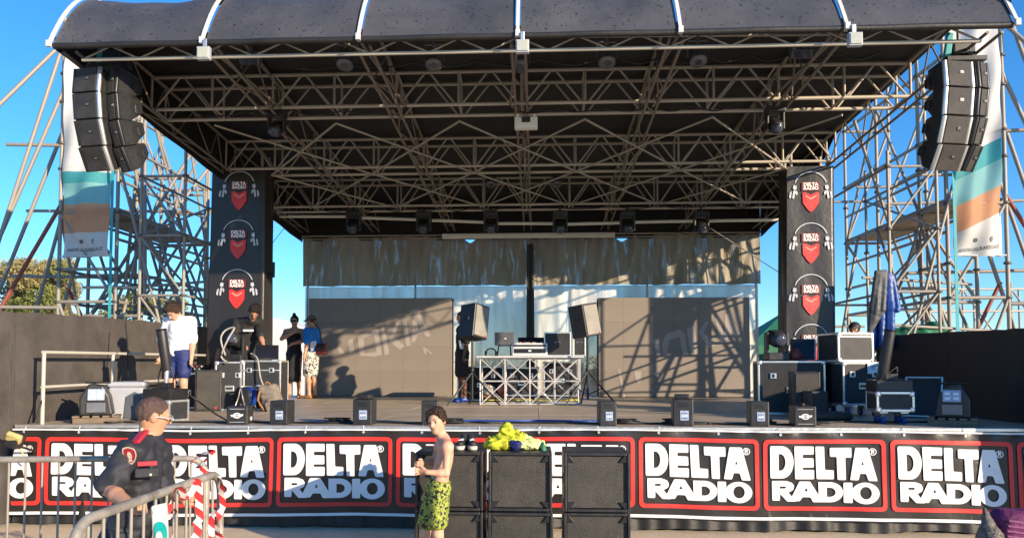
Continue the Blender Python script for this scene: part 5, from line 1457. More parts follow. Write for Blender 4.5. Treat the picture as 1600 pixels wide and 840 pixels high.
S_.wrinkle(.004, 26, 3).obj('grey_sheet', 'grey_tarp', t)
pb = at(1432, 530, 12.6)
o = Soft(.018).ell((0, 0, .04), (.5, .3, .18)).ell((.25, 0, .14), (.22, .25, .14)).ell((-.32, -.1, .0), (.25, .25, .14)).ell((-.05, .1, .16), (.14, .2, .1)).wrinkle(.028, 19, 3).obj('tarp_heap', 'green_cloth', None, pb); tag(o, 'crumpled green tarpaulin heap behind the right wall', 'tarpaulin')
tube('tie_cord', (-.4, -.2, .1), (.4, -.2, .15), .008, 'cable_grey', o)

# ------------------------------------------------------------------ subwoofers in front of the stage
cols = [(648, 755), (762, 864), (880, 985)]
colname = ['left', 'middle', 'right']
def subwoofer(label, x0, x1, z0, h, Y):
    w = x1 - x0; d = .52
    t = thing('subwoofer', label, 'subwoofer', ((x0 + x1) / 2, Y, z0), 0, 'subwoofers before the stage')
    # hollow front: rim of four boards with the grille set back
    box('cabinet', (0, d / 2 + .03, h / 2), (w - .004, d - .06, h - .004), 'black_plastic', t, bev=.01)
    for sx in (-1, 1): box('front_rim', (sx * (w / 2 - .014), .012, h / 2), (.024, .06, h - .006), 'black_plastic', t, bev=.006)
    for z in (.014, h - .014): box('front_rim', (0, .012, z), (w - .056, .058, .024), 'black_plastic', t, bev=.006)
    box('grille', (0, .022, h / 2), (w - .06, .02, h - .06), 'black_grille', t, bev=.004)
    for sx in (-1, 1):
        for sz in (-1, 1): prism('corner_gusset', [(0, 0), (sx * .07, 0), (sx * .07, sz * .055), (sx * .045, sz * .055)][::1], -.006, .012, 'black_metal', t, (sx * (w / 2 - .095), 0, h / 2 + sz * (h / 2 - .082)), bev=.003)
    for sx in (-1, 1): hd = box('side_handle', (sx * (w / 2), d * .5, h * .5), (.008, .14, .08), 'black_metal', t)
    for sx in (-1, 1): box('skid', (sx * w * .36, d * .5, .002), (.03, d * .8, .01), 'cable', t)
for i, (xa, xb) in enumerate(cols):
    Y = 6.25
    a, b_ = at(xa, 705, Y).x, at(xb, 705, Y).x
    for k, (z0, h) in enumerate(((0.005, .475), (0.487, .495))):
        subwoofer(f'{["lower", "upper"][k]} black subwoofer of the {colname[i]} stack in front of the stage', a + k * .004, b_ - (.006 if i == 1 else 0) * k, z0, h, Y + rnd.uniform(0, .02))
ZS = .984
# sneakers
for i, (px, rz) in enumerate(((721, -.1), (736, .2))):
    p = at(px, 703, 6.45)
    t = thing('sneaker', f'black sneaker with pale sole on the left subwoofer, {["left", "right"][i]} of the pair', 'shoe', (p.x, 6.5, ZS), rz)
    Soft(.006).cone((0, -.09, .045), (0, .09, .05), .032, .036).cone((0, .07, .06), (0, .1, .105), .036, .03).cut((0, .06, .125), (0, .2, 1)).obj('upper', 'sneaker_black', t)
    Soft(.006).cone((0, -.1, .02), (0, .1, .02), .04, .037).cut((0, 0, .034), (0, 0, 1)).cut((0, 0, .0), (0, 0, -1)).obj('sole', 'sole_pale', t)
    tube_path('laces', [(-.02, -.05, .078), (.02, -.04, .08), (-.02, -.02, .083), (.02, 0, .086)], .004, 'white_print', t)
# clothes heap on the middle subwoofer
p = at(795, 700, 6.5)
t = thing('clothes_heap', 'heap of yellow vests with a blue cloth on the middle subwoofer', 'clothes', (p.x, 6.5, ZS))
Soft(.009).ell((-.05, 0, .05), (.15, .12, .07)).ell((-.02, .03, .14), (.07, .07, .09)).ell((-.12, -.05, .04), (.09, .08, .05)).ell((.07, .02, .08), (.08, .07, .07)).wrinkle(.014, 62, 1).cut((0, 0, 0), (0, 0, -1)).obj('yellow_vests', 'yellow_cloth', t)
Soft(.009).ell((.17, .02, .04), (.15, .11, .05)).ell((.12, .08, .07), (.07, .06, .05)).wrinkle(.010, 58, 4).cut((0, 0, 0), (0, 0, -1)).obj('pale_vest', 'pale_yellow_cloth', t)
Soft(.008).ell((.06, -.11, .045), (.055, .04, .045)).wrinkle(.008, 60, 2).obj('blue_cloth', 'navy_cloth', t)
Soft(.008).ell((.30, -.05, -.03), (.03, .05, .1)).wrinkle(.006, 40, 5).obj('green_cloth_end', 'green_cloth', t)
# ------------------------------------------------------------------ people
ZV = Vector((0, 0, 1))
def rotz(v, a): return Vector((v.x * math.cos(a) - v.y * math.sin(a), v.x * math.sin(a) + v.y * math.cos(a), v.z))
def joints(H, yaw, over=None, face=None):
    u = H / 1.75
    J = {'pelvis': (0, 0, .95), 'chest': (0, 0, 1.27), 'neck': (0, .01, 1.47), 'head': (0, -.015, 1.635)}
    for s, n in ((1, 'L'), (-1, 'R')):
        J.update({'sh' + n: (s * .175, .01, 1.41), 'el' + n: (s * .235, .03, 1.13), 'wr' + n: (s * .25, -.03, .89), 'ha' + n: (s * .25, -.06, .72),
                  'hip' + n: (s * .09, 0, .92), 'kn' + n: (s * .10, -.015, .50), 'an' + n: (s * .105, .03, .085), 'toe' + n: (s * .125, -.15, .03)})
    J = {k: rotz(Vector(v) * u, yaw) for k, v in J.items()}
    J['face'] = rotz(Vector((0, -1, 0)), yaw)
    if over: J.update({k: Vector(v) for k, v in over.items()})
    if face: J['face'] = Vector(face).normalized()
    J['u'] = u
    return J
def frame(J):
    up = (J['chest'] - J['pelvis']).normalized()
    sd = (J['shL'] - J['shR']); sd = (sd - up * sd.dot(up)).normalized()
    return sd, sd.cross(up) * -1 if False else up.cross(sd), up
def torso(S, J, inf=0.0, fat=1.0, belly=0.0, k=.05):
    u = J['u']; sd, fw, up = frame(J); ax = (sd, fw, up)
    S.ell(J['chest'] - up * .02 * u, (.150 * u * fat + inf, .102 * u * fat + inf, .17 * u + inf), ax, k)
    m = J['pelvis'].lerp(J['chest'], .42)
    S.ell(m - fw * belly * u, (.135 * u * fat + inf, (.095 + belly) * u * fat + inf, .16 * u + inf), ax, k)
    S.ell(J['pelvis'], (.150 * u * fat + inf, .105 * u * fat + inf, .12 * u + inf), ax, k)
    S.cone(J['shL'] - up * .015 * u, J['shR'] - up * .015 * u, .052 * u + inf, .052 * u + inf, k)
    for n in 'LR': S.cone(J['neck'] - up * .01 * u, J['sh' + n], .048 * u + inf, .05 * u + inf, k)
def arm(S, J, n, inf=0.0, upto=2.0, fat=1.0):
    u = J['u']; a, b, c = J['sh' + n], J['el' + n], J['wr' + n]
    if upto < 1: S.cone(a, a.lerp(b, upto), .052 * u * fat + inf, .044 * u * fat + inf * 1.35, .03); return
    S.cone(a, b, .050 * u * fat + inf, .039 * u * fat + inf, .03)
    if upto > 1:
        m = b.lerp(c, .3); S.cone(b, m, .039 * u * fat + inf, .041 * u * fat + inf, .02); S.cone(m, c, .041 * u * fat + inf, .026 * u + inf, .02)
def hand(S, J, n, curl=.5, side=None):
    u = J['u']; w, h = J['wr' + n], J['ha' + n]
    d = (h - w).normalized()
    if side is None: side = Vector((0, -1, 0))
    side = (side - d * d.dot(side)).normalized(); nn = d.cross(side)
    if n == 'L': nn = -nn
    for q in (-.022, 0, .022): S.cone(w + d * .015 * u, w + d * .08 * u + side * q * u, .019 * u, .017 * u, .012)
    for i, ln in enumerate((.9, 1.0, .95, .75)):
        b = w + d * .085 * u - side * (i - 1.5) * -.021 * u * -1
        p1 = b + (d * math.cos(curl) + nn * math.sin(curl)) * .038 * ln * u
        p2 = p1 + (d * math.cos(curl * 2) + nn * math.sin(curl * 2)) * .035 * ln * u
        S.cone(b, p1, .0098 * u, .0092 * u, .004); S.cone(p1, p2, .0092 * u, .0078 * u, .004)
    tb = w + d * .03 * u + side * .026 * u
    t1 = tb + (d * .75 + side * .6 + nn * .25).normalized() * .04 * u; t2 = t1 + (d * .9 + side * .15 + nn * .4).normalized() * .03 * u
    S.cone(tb, t1, .0125 * u, .0105 * u, .008); S.cone(t1, t2, .0105 * u, .0085 * u, .004)
def leg(S, J, n, inf=0.0, upto=2.0, fat=1.0):
    u = J['u']; a, b, c = J['hip' + n], J['kn' + n], J['an' + n]
    if upto < 1: S.cone(a, a.lerp(b, upto), .088 * u * fat + inf, .068 * u * fat + inf * 1.5, .04); return
    S.cone(a, b, .085 * u * fat + inf, .054 * u * fat + inf, .03)
    if upto > 1:
        e = min(1, upto - 1); m = b.lerp(c, min(.35, e)); bk = (J['an' + n] - J['toe' + n]); bk.z = 0; bk = bk.normalized() * .012 * u
        S.cone(b, m + bk, .052 * u + inf, .053 * u + inf, .025)
        if e > .35: S.cone(m + bk, b.lerp(c, e), .053 * u + inf, .034 * u + inf, .025)
def foot(S, J, n, inf=0.0):
    u = J['u']; a, t = J['an' + n], J['toe' + n]
    h = a + (a - t) * .15; h.z = .035 * u + (a.z - .085 * u); S.cone(h, t, .034 * u + inf, .028 * u + inf, .02); S.cone(a, h.lerp(t, .4), .036 * u + inf, .03 * u + inf, .03)
def head(S, J, big=1.0, ears=True):
    u = J['u'] * big; c = J['head']; f = J['face']; up = (J['head'] - J['neck']).normalized(); up = (up * .5 + ZV * .5 - f * (f.dot(ZV)) * .9).normalized()
    f = (f - up * f.dot(up)).normalized(); sd = f.cross(up); ax = (sd, f, up)
    J['hax'] = ax; J['hu'] = u
    S.ell(c + up * .022 * u - f * .012 * u, (.075 * u, .095 * u, .09 * u), ax, .02)
    S.ell(c - up * .035 * u + f * .022 * u, (.058 * u, .066 * u, .078 * u), ax, .03)
    S.ell(c - up * .088 * u + f * .056 * u, (.026 * u, .024 * u, .02 * u), ax, .025)
    S.cone(c + up * .012 * u + f * .086 * u, c - up * .022 * u + f * .105 * u, .009 * u, .014 * u, .012)
    S.cone(c + up * .022 * u + f * .079 * u - sd * .035 * u, c + up * .022 * u + f * .079 * u + sd * .035 * u, .009 * u, .009 * u, .014)
    for s in (-1, 1):
        S.ell(c + up * .006 * u + f * .086 * u + sd * s * .03 * u, (.014 * u, .012 * u, .009 * u), ax, 0, 's')
        if ears: S.ell(c - up * .005 * u - f * .005 * u + sd * s * .078 * u, (.010 * u, .022 * u, .032 * u), ax, .008)
    S.cone(c - up * .052 * u + f * .083 * u - sd * .018 * u, c - up * .052 * u + f * .083 * u + sd * .018 * u, .007 * u, .007 * u, .006)
    S.cone(J['neck'] - ZV * .03 * u, c - up * .045 * u - f * .012 * u, .054 * J['u'], .050 * J['u'], .03)
def face_bits(o, J, brows='hair_brown'):
    c = J['head']; sd, f, up = J['hax']; u = J['hu']
    for s in (-1, 1):
        lathe('eye', [(.001, 0), (.009 * u, .002), (.010 * u, .005), (.005 * u, .009), (.001, .010)], 'eye_dark', o, c + up * .006 * u + f * .074 * u + sd * s * .03 * u, f.to_track_quat('Z', 'Y'), 10)
        tube('eyebrow', c + up * .027 * u + f * .086 * u + sd * s * .014 * u, c + up * .028 * u + f * .078 * u + sd * s * .047 * u, .005 * u, brows, o, n=6)
    tube('mouth', c - up * .053 * u + f * .088 * u - sd * .019 * u, c - up * .053 * u + f * .088 * u + sd * .019 * u, .0055 * u, 'lip', o, n=6)
def hair(o, J, m, thick=.012, front=.045, low=-.03, res=.008, tuft=0.0, seed=1):
    c = J['head']; sd, f, up = J['hax']; u = J['hu']; ax = (sd, f, up)
    S = Soft(res).ell(c + up * .024 * u - f * .014 * u, (.077 * u + thick, .097 * u + thick, .092 * u + thick), ax, 0)
    if tuft:
        r = random.Random(seed)
        for i in range(16):
            d = (up * r.uniform(.5, 1) + f * r.uniform(-.6, .95) + sd * r.uniform(-.8, .8)).normalized()
            S.ell(c + up * .03 * u + d * .085 * u, (tuft * r.uniform(.6, 1.1),) * 3, None, .02)
    S.cut(c + up * front * u + f * .06 * u, f - up * .75); S.cut(c + up * low * u - f * .03 * u, -up - f * .25); S.cut(c + up * .0 * u + f * .025 * u, f - up * 1.9 if False else f - up * .55)
    S.wrinkle(.003, 150, seed)
    h = S.obj('hair', m, o)
    me = h.data; r = random.Random(seed + 50); vs, fs = [], []
    ln = .008 if thick < .005 else .03
    for _ in range(900):
        v = me.vertices[r.randrange(len(me.vertices))]; nn = v.normal
        if nn.length < .5: continue
        q = v.co - nn * .002
        d = (f * r.uniform(-.2, .8) + sd * r.uniform(-.5, .5) - up * r.uniform(.1, .9)); d = d - nn * d.dot(nn)
        if d.length < .01: continue
        d = (d.normalized() + nn * r.uniform(.1, .55)).normalized(); e = d.cross(nn).normalized() * (.0035 if ln > .02 else .002)
        k = len(vs); L = ln * r.uniform(.5, 1.2); vs += [q - e, q + e, q + d * L]; fs.append((k, k + 1, k + 2))
    mobj('hair_strands', pydata('hair_strands', vs, fs), m, h)['kind'] = 'stuff'
    return h
def cloth_top(o, J, m, sleeve=.6, hem=.86, inf=.014, fat=1.0, belly=0.0, neck=.02, res=.01, wr=.003, name='shirt'):
    u = J['u']; sd, fw, up = frame(J); S = Soft(res); torso(S, J, inf, fat, belly)
    if sleeve:
        for n in 'LR': arm(S, J, n, inf + .004, sleeve, fat)
    S.wrinkle(wr, 34, hem)
    S.cut(J['neck'] + up * neck * u + fw * 0, up); S.cut(J['pelvis'] + up * (hem - .95) * u, -up)
    return S.obj(name, m, o)
def trousers(o, J, m, upto=.75, inf=.012, top=1.0, fat=1.0, res=.01, name='shorts', wr=.003):
    u = J['u']; sd, fw, up = frame(J); S = Soft(res)
    S.ell(J['pelvis'], (.150 * u * fat + inf, .108 * u * fat + inf, .12 * u + inf), (sd, fw, up), .03)
    for n in 'LR': leg(S, J, n, inf, upto, fat)
    S.wrinkle(wr, 38, upto); S.cut(J['pelvis'] + up * (top - .95) * u, up)
    if upto < 1:
        for n in 'LR': pass
    return S.obj(name, m, o)
def person(label, base, J, skin='skin', res=.0095, fat=1.0, belly=0.0, big=1.0, curl=.5, feet=True, side=None, hands=True):
    S = Soft(res)
    torso(S, J, 0, fat, belly)
    for n in 'LR':
        arm(S, J, n, 0, 2, fat); leg(S, J, n, 0, 2, 1.0); foot(S, J, n)
        if hands: hand(S, J, n, curl, side[n] if side else None)
    head(S, J, big)
    o = S.obj('person', skin, None, base)
    return tag(o, label, 'person')
def shoes(o, J, m, name='shoe', inf=.008):
    for n in 'LR':
        S = Soft(.01); foot(S, J, n, inf); S.cut(J['an' + n] + ZV * .0, ZV); S.obj(name, m, o)
def stage_pt(px, Y): 
    p = at(px, 600, Y); return Vector((p.x, Y, ZD + .002))
def rel(base, px, py, Y): return at(px, py, Y) - base

# boy in the white T-shirt
b0 = stage_pt(278, 9.1); H = at(275, 467, 9.1).z - ZD
J = joints(H, math.radians(-8), face=(-.35, -.85, -.40))
J['head'] = rel(b0, 271, 487, 9.02); J['wrR'] = rel(b0, 252, 556, 9.0); J['elR'] = rel(b0, 252, 533, 9.1); J['haR'] = rel(b0, 247, 571, 8.97); J['wrL'] = rel(b0, 299, 560, 9.05); J['elL'] = rel(b0, 301, 535, 9.12); J['haL'] = rel(b0, 297, 575, 9.0)
o = person('boy in a white T-shirt and navy shorts looking down behind the cannon', b0, J, 'skin', big=1.06)
face_bits(o, J); hair(o, J, 'hair_brown', .018, .05, -.025, .008, .03, 3); cloth_top(o, J, 'tee_white', .85, .75, .019, neck=.025, wr=.006); trousers(o, J, 'navy_shorts', .62, .020); shoes(o, J, 'white_paint', 'sneaker')
# crew man in the black T-shirt
b0 = stage_pt(386, 11.7); H = at(398, 472, 11.7).z - ZD
J = joints(H, math.radians(12), face=(.25, -.75, -.5))
J['head'] = rel(b0, 398, 487, 11.5); J['neck'] = rel(b0, 392, 499, 11.62)
J['elR'] = rel(b0, 366, 522, 11.55); J['wrR'] = rel(b0, 378, 538, 11.38); J['haR'] = rel(b0, 392, 545, 11.3); J['elL'] = rel(b0, 408, 528, 11.5); J['wrL'] = rel(b0, 412, 541, 11.33); J['haL'] = rel(b0, 420, 548, 11.25)
o = person('crew man in a black T-shirt bending over the laptop by the left pillar', b0, J, 'skin_tan')
face_bits(o, J, 'hair_black'); hair(o, J, 'hair_black', .024, .05, -.02, .009, .034, 5); s_ = cloth_top(o, J, 'tee_black', .85, .86, .020, neck=.05); trousers(o, J, 'tee_black', 2, .012, name='trousers')
q = rel(b0, 388, 516, 11.5)
box('chest_print', q, (.16, .004, .03), 'white_print', s_, (0, 0, math.radians(12)), bev=.001)
# woman with arms folded
b0 = stage_pt(459, 15.2); H = at(459, 493, 15.2).z - ZD
J = joints(H, math.radians(8), face=(.1, -1, -.1))
J['elR'] = rel(b0, 440, 529, 15.0); J['wrR'] = rel(b0, 459, 519, 14.93); J['haR'] = rel(b0, 469, 513, 14.9); J['elL'] = rel(b0, 474, 532, 15.05); J['wrL'] = rel(b0, 456, 537, 14.9); J['haL'] = rel(b0, 447, 543, 14.88)
o = person('woman in a black tank top and long black skirt with folded arms', b0, J, 'skin_tan')
face_bits(o, J, 'hair_black'); h_ = hair(o, J, 'hair_black', .01, .05, -.02, .009)
sd, f, up = J['hax']; Soft(.008).ell(J['head'] + up * .135, (.04, .04, .04)).wrinkle(.003, 120, 2).obj('hair_bun', 'hair_black', h_)
cloth_top(o, J, 'tee_black', 0, .92, .012, neck=-.10, name='tank_top')
S = Soft(.011); sd_, fw_, up_ = frame(J)
S.ell(J['pelvis'], (.165, .12, .13), (sd_, fw_, up_), .03).cone(J['pelvis'] - ZV * .05, (J['knL'] + J['knR']) / 2, .15, .135, .05).cone((J['knL'] + J['knR']) / 2, (J['anL'] + J['anR']) / 2 + ZV * .22, .135, .13, .05).wrinkle(.006, 26, 2).cut(J['pelvis'] + ZV * .05, ZV).cut(Vector((0, 0, .33)), -ZV)
S.obj('skirt', 'tee_black', o)
gl = tube('sunglasses', J['head'] + up * .008 + f * .092 - sd * .06, J['head'] + up * .008 + f * .092 + sd * .06, .017, 'screen_dark', o, n=8)
shoes(o, J, 'leather_tan', 'sandal', .004)
# man in the blue T-shirt
b0 = stage_pt(486, 15.0); H = at(486, 493, 15.0).z - ZD
J = joints(H, math.radians(-108), face=(-.92, .25, -.18))
J['elL'] = rel(b0, 480, 535, 14.72); J['wrL'] = rel(b0, 476, 556, 14.62); J['haL'] = rel(b0, 473, 570, 14.58)
o = person('man in a bright blue T-shirt, cap and patterned shorts with shoulder bag', b0, J, 'skin_tan')
face_bits(o, J); hair(o, J, 'hair_short', .006, .05, -.04, .009); s_ = cloth_top(o, J, 'tee_blue', .9, .84, .02)
trousers(o, J, 'shorts_print', .92, .022); shoes(o, J, 'leather_tan', 'sandal', .003)
sd, f, up = J['hax']; c = J['head']
S = Soft(.008).ell(c + up * .03 - f * .01, (.092, .112, .095), (sd, f, up), 0).cut(c + up * .035, -up).cone(c + up * .04 + f * .09, c + up * .032 + f * .17, .03, .02, .02).cut(c + up * .028, -up)
S.obj('cap', 'cap_olive', o)
mobj('back_print', print_mesh('back_print', [[ellipse(0, 0, .05, .1, 14)], [ellipse(.06, .05, .03, .06, 12)]], lambda x, z: rel(b0, 488, 540, 14.78) + Vector((x * .9, x * .05, z)), 'white_print'), None, s_)
bg = Soft(.01).box((0, 0, 0), (.10, .07, .12), None, .03).wrinkle(.003, 40, 1).obj('shoulder_bag', 'maroon_leather', o, rel(b0, 503, 545, 15.0)); box('bag_flap', (0, -.075, .06), (.17, .012, .09), 'sneaker_black', bg)
tube_path('bag_strap', smooth_pts([rel(b0, 503, 535, 14.95), rel(b0, 499, 515, 14.86), rel(b0, 490, 503, 14.9), rel(b0, 482, 502, 14.95)]), .012, 'sneaker_black', o)
# person behind the left stand speaker
b0 = stage_pt(722, 13.6); H = at(722, 487, 13.6).z - ZD
J = joints(H, math.radians(-70), face=(-.9, -.45, -.1))
o = person('person in black T-shirt and shorts standing behind the left stand speaker', b0, J, 'skin_dark')
face_bits(o, J, 'hair_black'); hair(o, J, 'hair_black', .008, .05, -.02, .009); s_ = cloth_top(o, J, 'tee_black', .85, .82, .02); trousers(o, J, 'tee_black', .85, .024); shoes(o, J, 'blue_plastic', 'sneaker')
q = rel(b0, 725, 540, 13.42)
mobj('shirt_emblem', print_mesh('shirt_emblem', [[[(-.10, .10), (-.06, .10), (-.04, 0), (.06, .0), (.05, -.05), (-.07, -.06)]], [[(-.03, .12), (.01, .12), (.02, .04), (.10, .05), (.09, .0), (-.02, .01)]], [[(.04, .14), (.09, .12), (.09, .07), (.04, .08)]]], lambda x, z: q + Vector((x, .02 * x - .02, z)), 'white_print'), None, s_)
# seated man in a cap behind the right cases
b0 = stage_pt(1337, 12.6)
J = joints(1.75, math.radians(-25), face=(-.6, -.75, -.2))
dz = (at(1337, 504, 12.6).z - ZD) - 1.75
for k in list(J):
    if k in ('u', 'face'): continue
    if not k.startswith(('kn', 'an', 'toe')): J[k] = J[k] + Vector((0, 0, dz))
for n in 'LR': J['kn' + n] = J['hip' + n] + Vector((-.15, -.36, 0.0)); J['an' + n] = J['kn' + n] + Vector((0, .02, -J['kn' + n].z + .085)); J['toe' + n] = J['an' + n] + Vector((-.05, -.17, -.055))
o = person('man in a black cap sitting behind the stacked right flight cases', b0, J, 'skin_tan')
face_bits(o, J); hair(o, J, 'hair_black', .004, .05, -.04, .009); cloth_top(o, J, 'tee_black', .85, .86, .016); trousers(o, J, 'tee_black', 2, .012, name='trousers')
sd, f, up = J['hax']; c = J['head']
Soft(.008).ell(c + up * .03 - f * .01, (.094, .114, .10), (sd, f, up), 0).cut(c + up * .03, -up).cone(c + up * .04 + f * .09, c + up * .03 + f * .17, .035, .02, .02).cut(c + up * .024, -up).obj('cap', 'sneaker_black', o)
t = thing('stool', 'black folding stool under the seated man in the cap', 'stool', b0 + Vector((0, .02, 0)))
sz = J['pelvis'].z - .13
box('seat', (0, 0, sz), (.36, .34, .04), 'black_plastic', t, bev=.01)
for sx in (-1, 1):
    for sy in (-1, 1): tube('leg', (sx * .15, sy * .14, 0), (sx * .12, sy * .11, sz), .013, 'black_metal', t)

# shirtless boy before the subwoofers
YB_ = 5.95
b0 = at(682, 700, YB_); b0.z = 0.0
J = joints(at(682, 636, YB_).z, math.radians(-75), face=(-.34, -.93, .02))
P = lambda px, py, d=0.0: rel(b0, px, py, YB_ + d)
J.update({'head': P(682, 658), 'neck': P(693, 684, .03), 'chest': P(695, 712, .03), 'pelvis': P(685, 755, .03), 'shL': P(699, 697, -.12), 'shR': P(688, 696, .17), 'elL': P(697, 739, -.17), 'wrL': P(668, 737, -.20), 'haL': P(651, 734, -.16),
          'elR': P(677, 722, .20), 'wrR': P(664, 722, .04), 'haR': P(652, 728, -.08), 'hipL': P(687, 762, -.05), 'hipR': P(681, 762, .11), 'knL': P(684, 832, -.06), 'knR': P(664, 832, .08)})
J['anL'] = Vector((J['knL'].x + .03, J['knL'].y + .03, .08)); J['anR'] = Vector((J['knR'].x - .06, J['knR'].y + .05, .08))
J['toeL'] = J['anL'] + Vector((-.12, -.10, -.055)); J['toeR'] = J['anR'] + Vector((-.12, -.08, -.055))
o = person('shirtless boy in yellow patterned swim shorts by the subwoofers', b0, J, 'skin', .0072, .86, big=1.12, curl=.75, side={'L': Vector((0, -.2, 1)), 'R': Vector((0, 0, 1))})
face_bits(o, J); hair(o, J, 'hair_brown', .012, .05, -.02, .0065, .022, 8)
trousers(o, J, 'shorts_yellow', .74, .020, 1.0, .92, .008, wr=.004)
tube('waistband', J['pelvis'] + Vector((-.11, -.02, .06)), J['pelvis'] + Vector((.11, .02, .065)), .008, 'sneaker_black', o)

# security officer at the barriers
YO = 4.2
b0 = at(200, 800, YO); b0.z = 0.0
P = lambda px, py, d=0.0: rel(b0, px, py, YO + d)
J = joints(1.75, math.radians(118), face=(.80, .58, -.16))
J.update({'head': P(240, 649), 'neck': P(231, 684), 'chest': P(220, 729), 'pelvis': P(197, 838), 'shR': P(203, 706, -.17), 'shL': P(247, 705, .20), 'elR': P(168, 763, -.28), 'wrR': P(214, 796, -.50), 'haR': P(238, 786, -.60),
          'elL': P(252, 768, .18), 'wrL': P(278, 777, -.02), 'haL': P(303, 782, -.12), 'hipR': P(184, 850, -.09), 'hipL': P(200, 850, .09)})
for n, dx, dy in (('L', .05, .1), ('R', -.06, -.1)):
    J['kn' + n] = Vector((J['hip' + n].x + .05, J['hip' + n].y + dy * .2, .42)); J['an' + n] = Vector((J['hip' + n].x - .02 + dx, J['hip' + n].y + dy * .4, .085)); J['toe' + n] = J['an' + n] + Vector((.15, .08, -.055))
J['u'] = .98
o = person('security officer in dark uniform shirt leaning over the front barrier', b0, J, 'skin_tan', .0075, .96, .03, .93, .8, side={'R': Vector((0, 0, 1)), 'L': Vector((0, 0, 1))})
hair(o, J, 'hair_short', .003, .06, -.055, .0065)
s_ = cloth_top(o, J, 'uniform', .92, .90, .018, .96, .035, .035, .0085, .0085)
trousers(o, J, 'uniform', 2, .016, 1.02, 1.1, .01, name='trousers'); shoes(o, J, 'sneaker_black')
sd, f, up = J['hax']; c = J['head']; hu = J['hu']
gl = tube('spectacles', c + up * .008 + f * .098 - sd * .062, c + up * .008 + f * .098 + sd * .062, .004, 'alu', o, n=8)
for s in (-1, 1):
    tube('temple_arm', c + up * .01 + f * .095 + sd * s * .068, c + up * .004 - f * .0 + sd * s * .085, .0035, 'alu', gl if False else o, n=6)
    lathe('lens', [(.020, 0), (.021, .002), (.018, .003)], 'lamp_glass', o, c + up * .004 + f * .094 + sd * s * .033, f.to_track_quat('Z', 'Y'), 14)
# collar, epaulettes, badge, pocket
sd_, fw_, up_ = frame(J)
Soft(.007).cone(J['neck'] - up_ * .0 + fw_ * .0, J['neck'] + up_ * .03, .078, .072, 0).cut(J['neck'] + up_ * .028, up_).cut(J['neck'] - up_ * .03, -up_).obj('collar', 'uniform', s_)
e0, e1 = P(226, 678, -.10), P(213, 693, -.19)
ed = (e1 - e0).normalized(); en = (Vector((-.25, -.75, .62)) - ed * ed.dot(Vector((-.25, -.75, .62)))).normalized()
Soft(.005).box((e0 + e1) / 2 + en * .012, ((e1 - e0).length / 2 + .012, .031, .011), (ed, ed.cross(en), en), .008, 0).obj('epaulette', 'badge_red', s_)
lathe('epaulette_button', [(.001, 0), (.010, .002), (.008, .006), (.001, .007)], 'badge_cream', s_, e0 + Vector((0, -.03, .03)), Vector((0, -1, .6)).to_track_quat('Z', 'Y'), 10)
pk = P(240, 735, -.10)
fl = box('pocket_flap', pk + Vector((0, -.075, 0)), (.12, .02, .05), 'uniform', s_, (0, 0, math.radians(28)), bev=.006); lathe('pocket_button', [(.001, 0), (.008, .002), (.006, .005), (.001, .006)], 'badge_cream', fl, (.02, -.012, -.01), (math.pi / 2, 0, 0), 10)
box('name_strip', pk + Vector((0, -.07, .05)), (.10, .012, .025), 'badge_red', s_, (0, 0, math.radians(28)), bev=.003)
bc = P(203, 711, -.262)
ba = Vector((.97, -.22, 0)).normalized(); bz = Vector((-.12, -.22, 1)).normalized()
shield = [(-.042, .04), (0, .052), (.044, .04), (.048, .005), (.03, -.03), (0, -.055), (-.03, -.03), (-.046, .005)]
mobj('shoulder_badge', print_mesh('shoulder_badge', [[fillet(shield, .012)]], lambda x, z: bc + ba * x + bz * z, 'badge_red'), None, s_)
mobj('badge_border', print_mesh('badge_border', [[fillet(shield, .012), fillet([(x * .84, z * .84) for x, z in shield], .012)]], lambda x, z: bc + ba * x + bz * z - Vector((0, .003, 0)), 'badge_cream'), None, s_)
mobj('badge_emblem', print_mesh('badge_emblem', [[ellipse(0, .0, .016, .022, 14)], [[(-.01, -.02), (.01, -.02), (.014, -.034), (-.014, -.034)]]], lambda x, z: bc + ba * x + bz * z - Vector((0, .004, 0)), 'badge_cream'), None, s_)
# ------------------------------------------------------------------ crowd barriers
def barrier(label, A, B, name='crowd_barrier'):
    A, B = Vector(A), Vector(B); d = (B - A); L = d.length; d.normalize()
    t = thing(name, label, 'barrier', A, 0, 'steel crowd barriers')
    r = .13; z1, z0 = 1.09, .17
    f = lambda s, z: d * s + ZV * z
    pts = [f(0, .02)] + [f(0, z1 - r)] + [f(r - r * math.cos(a), z1 - r + r * math.sin(a)) for a in [math.radians(15 * i) for i in range(1, 7)]] + [f(L * k / 6, z1) for k in range(1, 6)] + [f(L - r + r * math.sin(a), z1 - r + r * math.cos(a)) for a in [math.radians(15 * i) for i in range(0, 7)]] + [f(L, .02)]
    tube_path('frame_tube', pts, .021, 'galv', t, 10)
    tube('bottom_rail', f(0, z0), f(L, z0), .017, 'galv', t)
    n = int(L / .105)
    for i in range(1, n): 
        s = L * i / n; zt = z1 - (0 if r < s < L - r else .03)
        tube('bar', f(s, z0), f(s, zt), .0075, 'galv', t, n=8)
    side = Vector((-d.y, d.x, 0))
    for s in (.25, L - .25): tube('foot', f(s, .02) - side * .3, f(s, .02) + side * .3, .018, 'galv', t); tube('foot_post', f(s, .02), f(s, z0), .018, 'galv', t)
    return t
R0 = at(324, 722, 4.85); R0.z = 0
L0 = at(-170, 717, 4.65); L0.z = 0
bk = barrier('rear steel crowd barrier running out of the left edge of the picture', L0, R0)
N0 = at(345, 735, 4.22); N0.z = 0
M0 = at(112, 822, 2.78); M0.z = 0
fr = barrier('slanted front steel crowd barrier with sign and hazard tape', M0, N0)
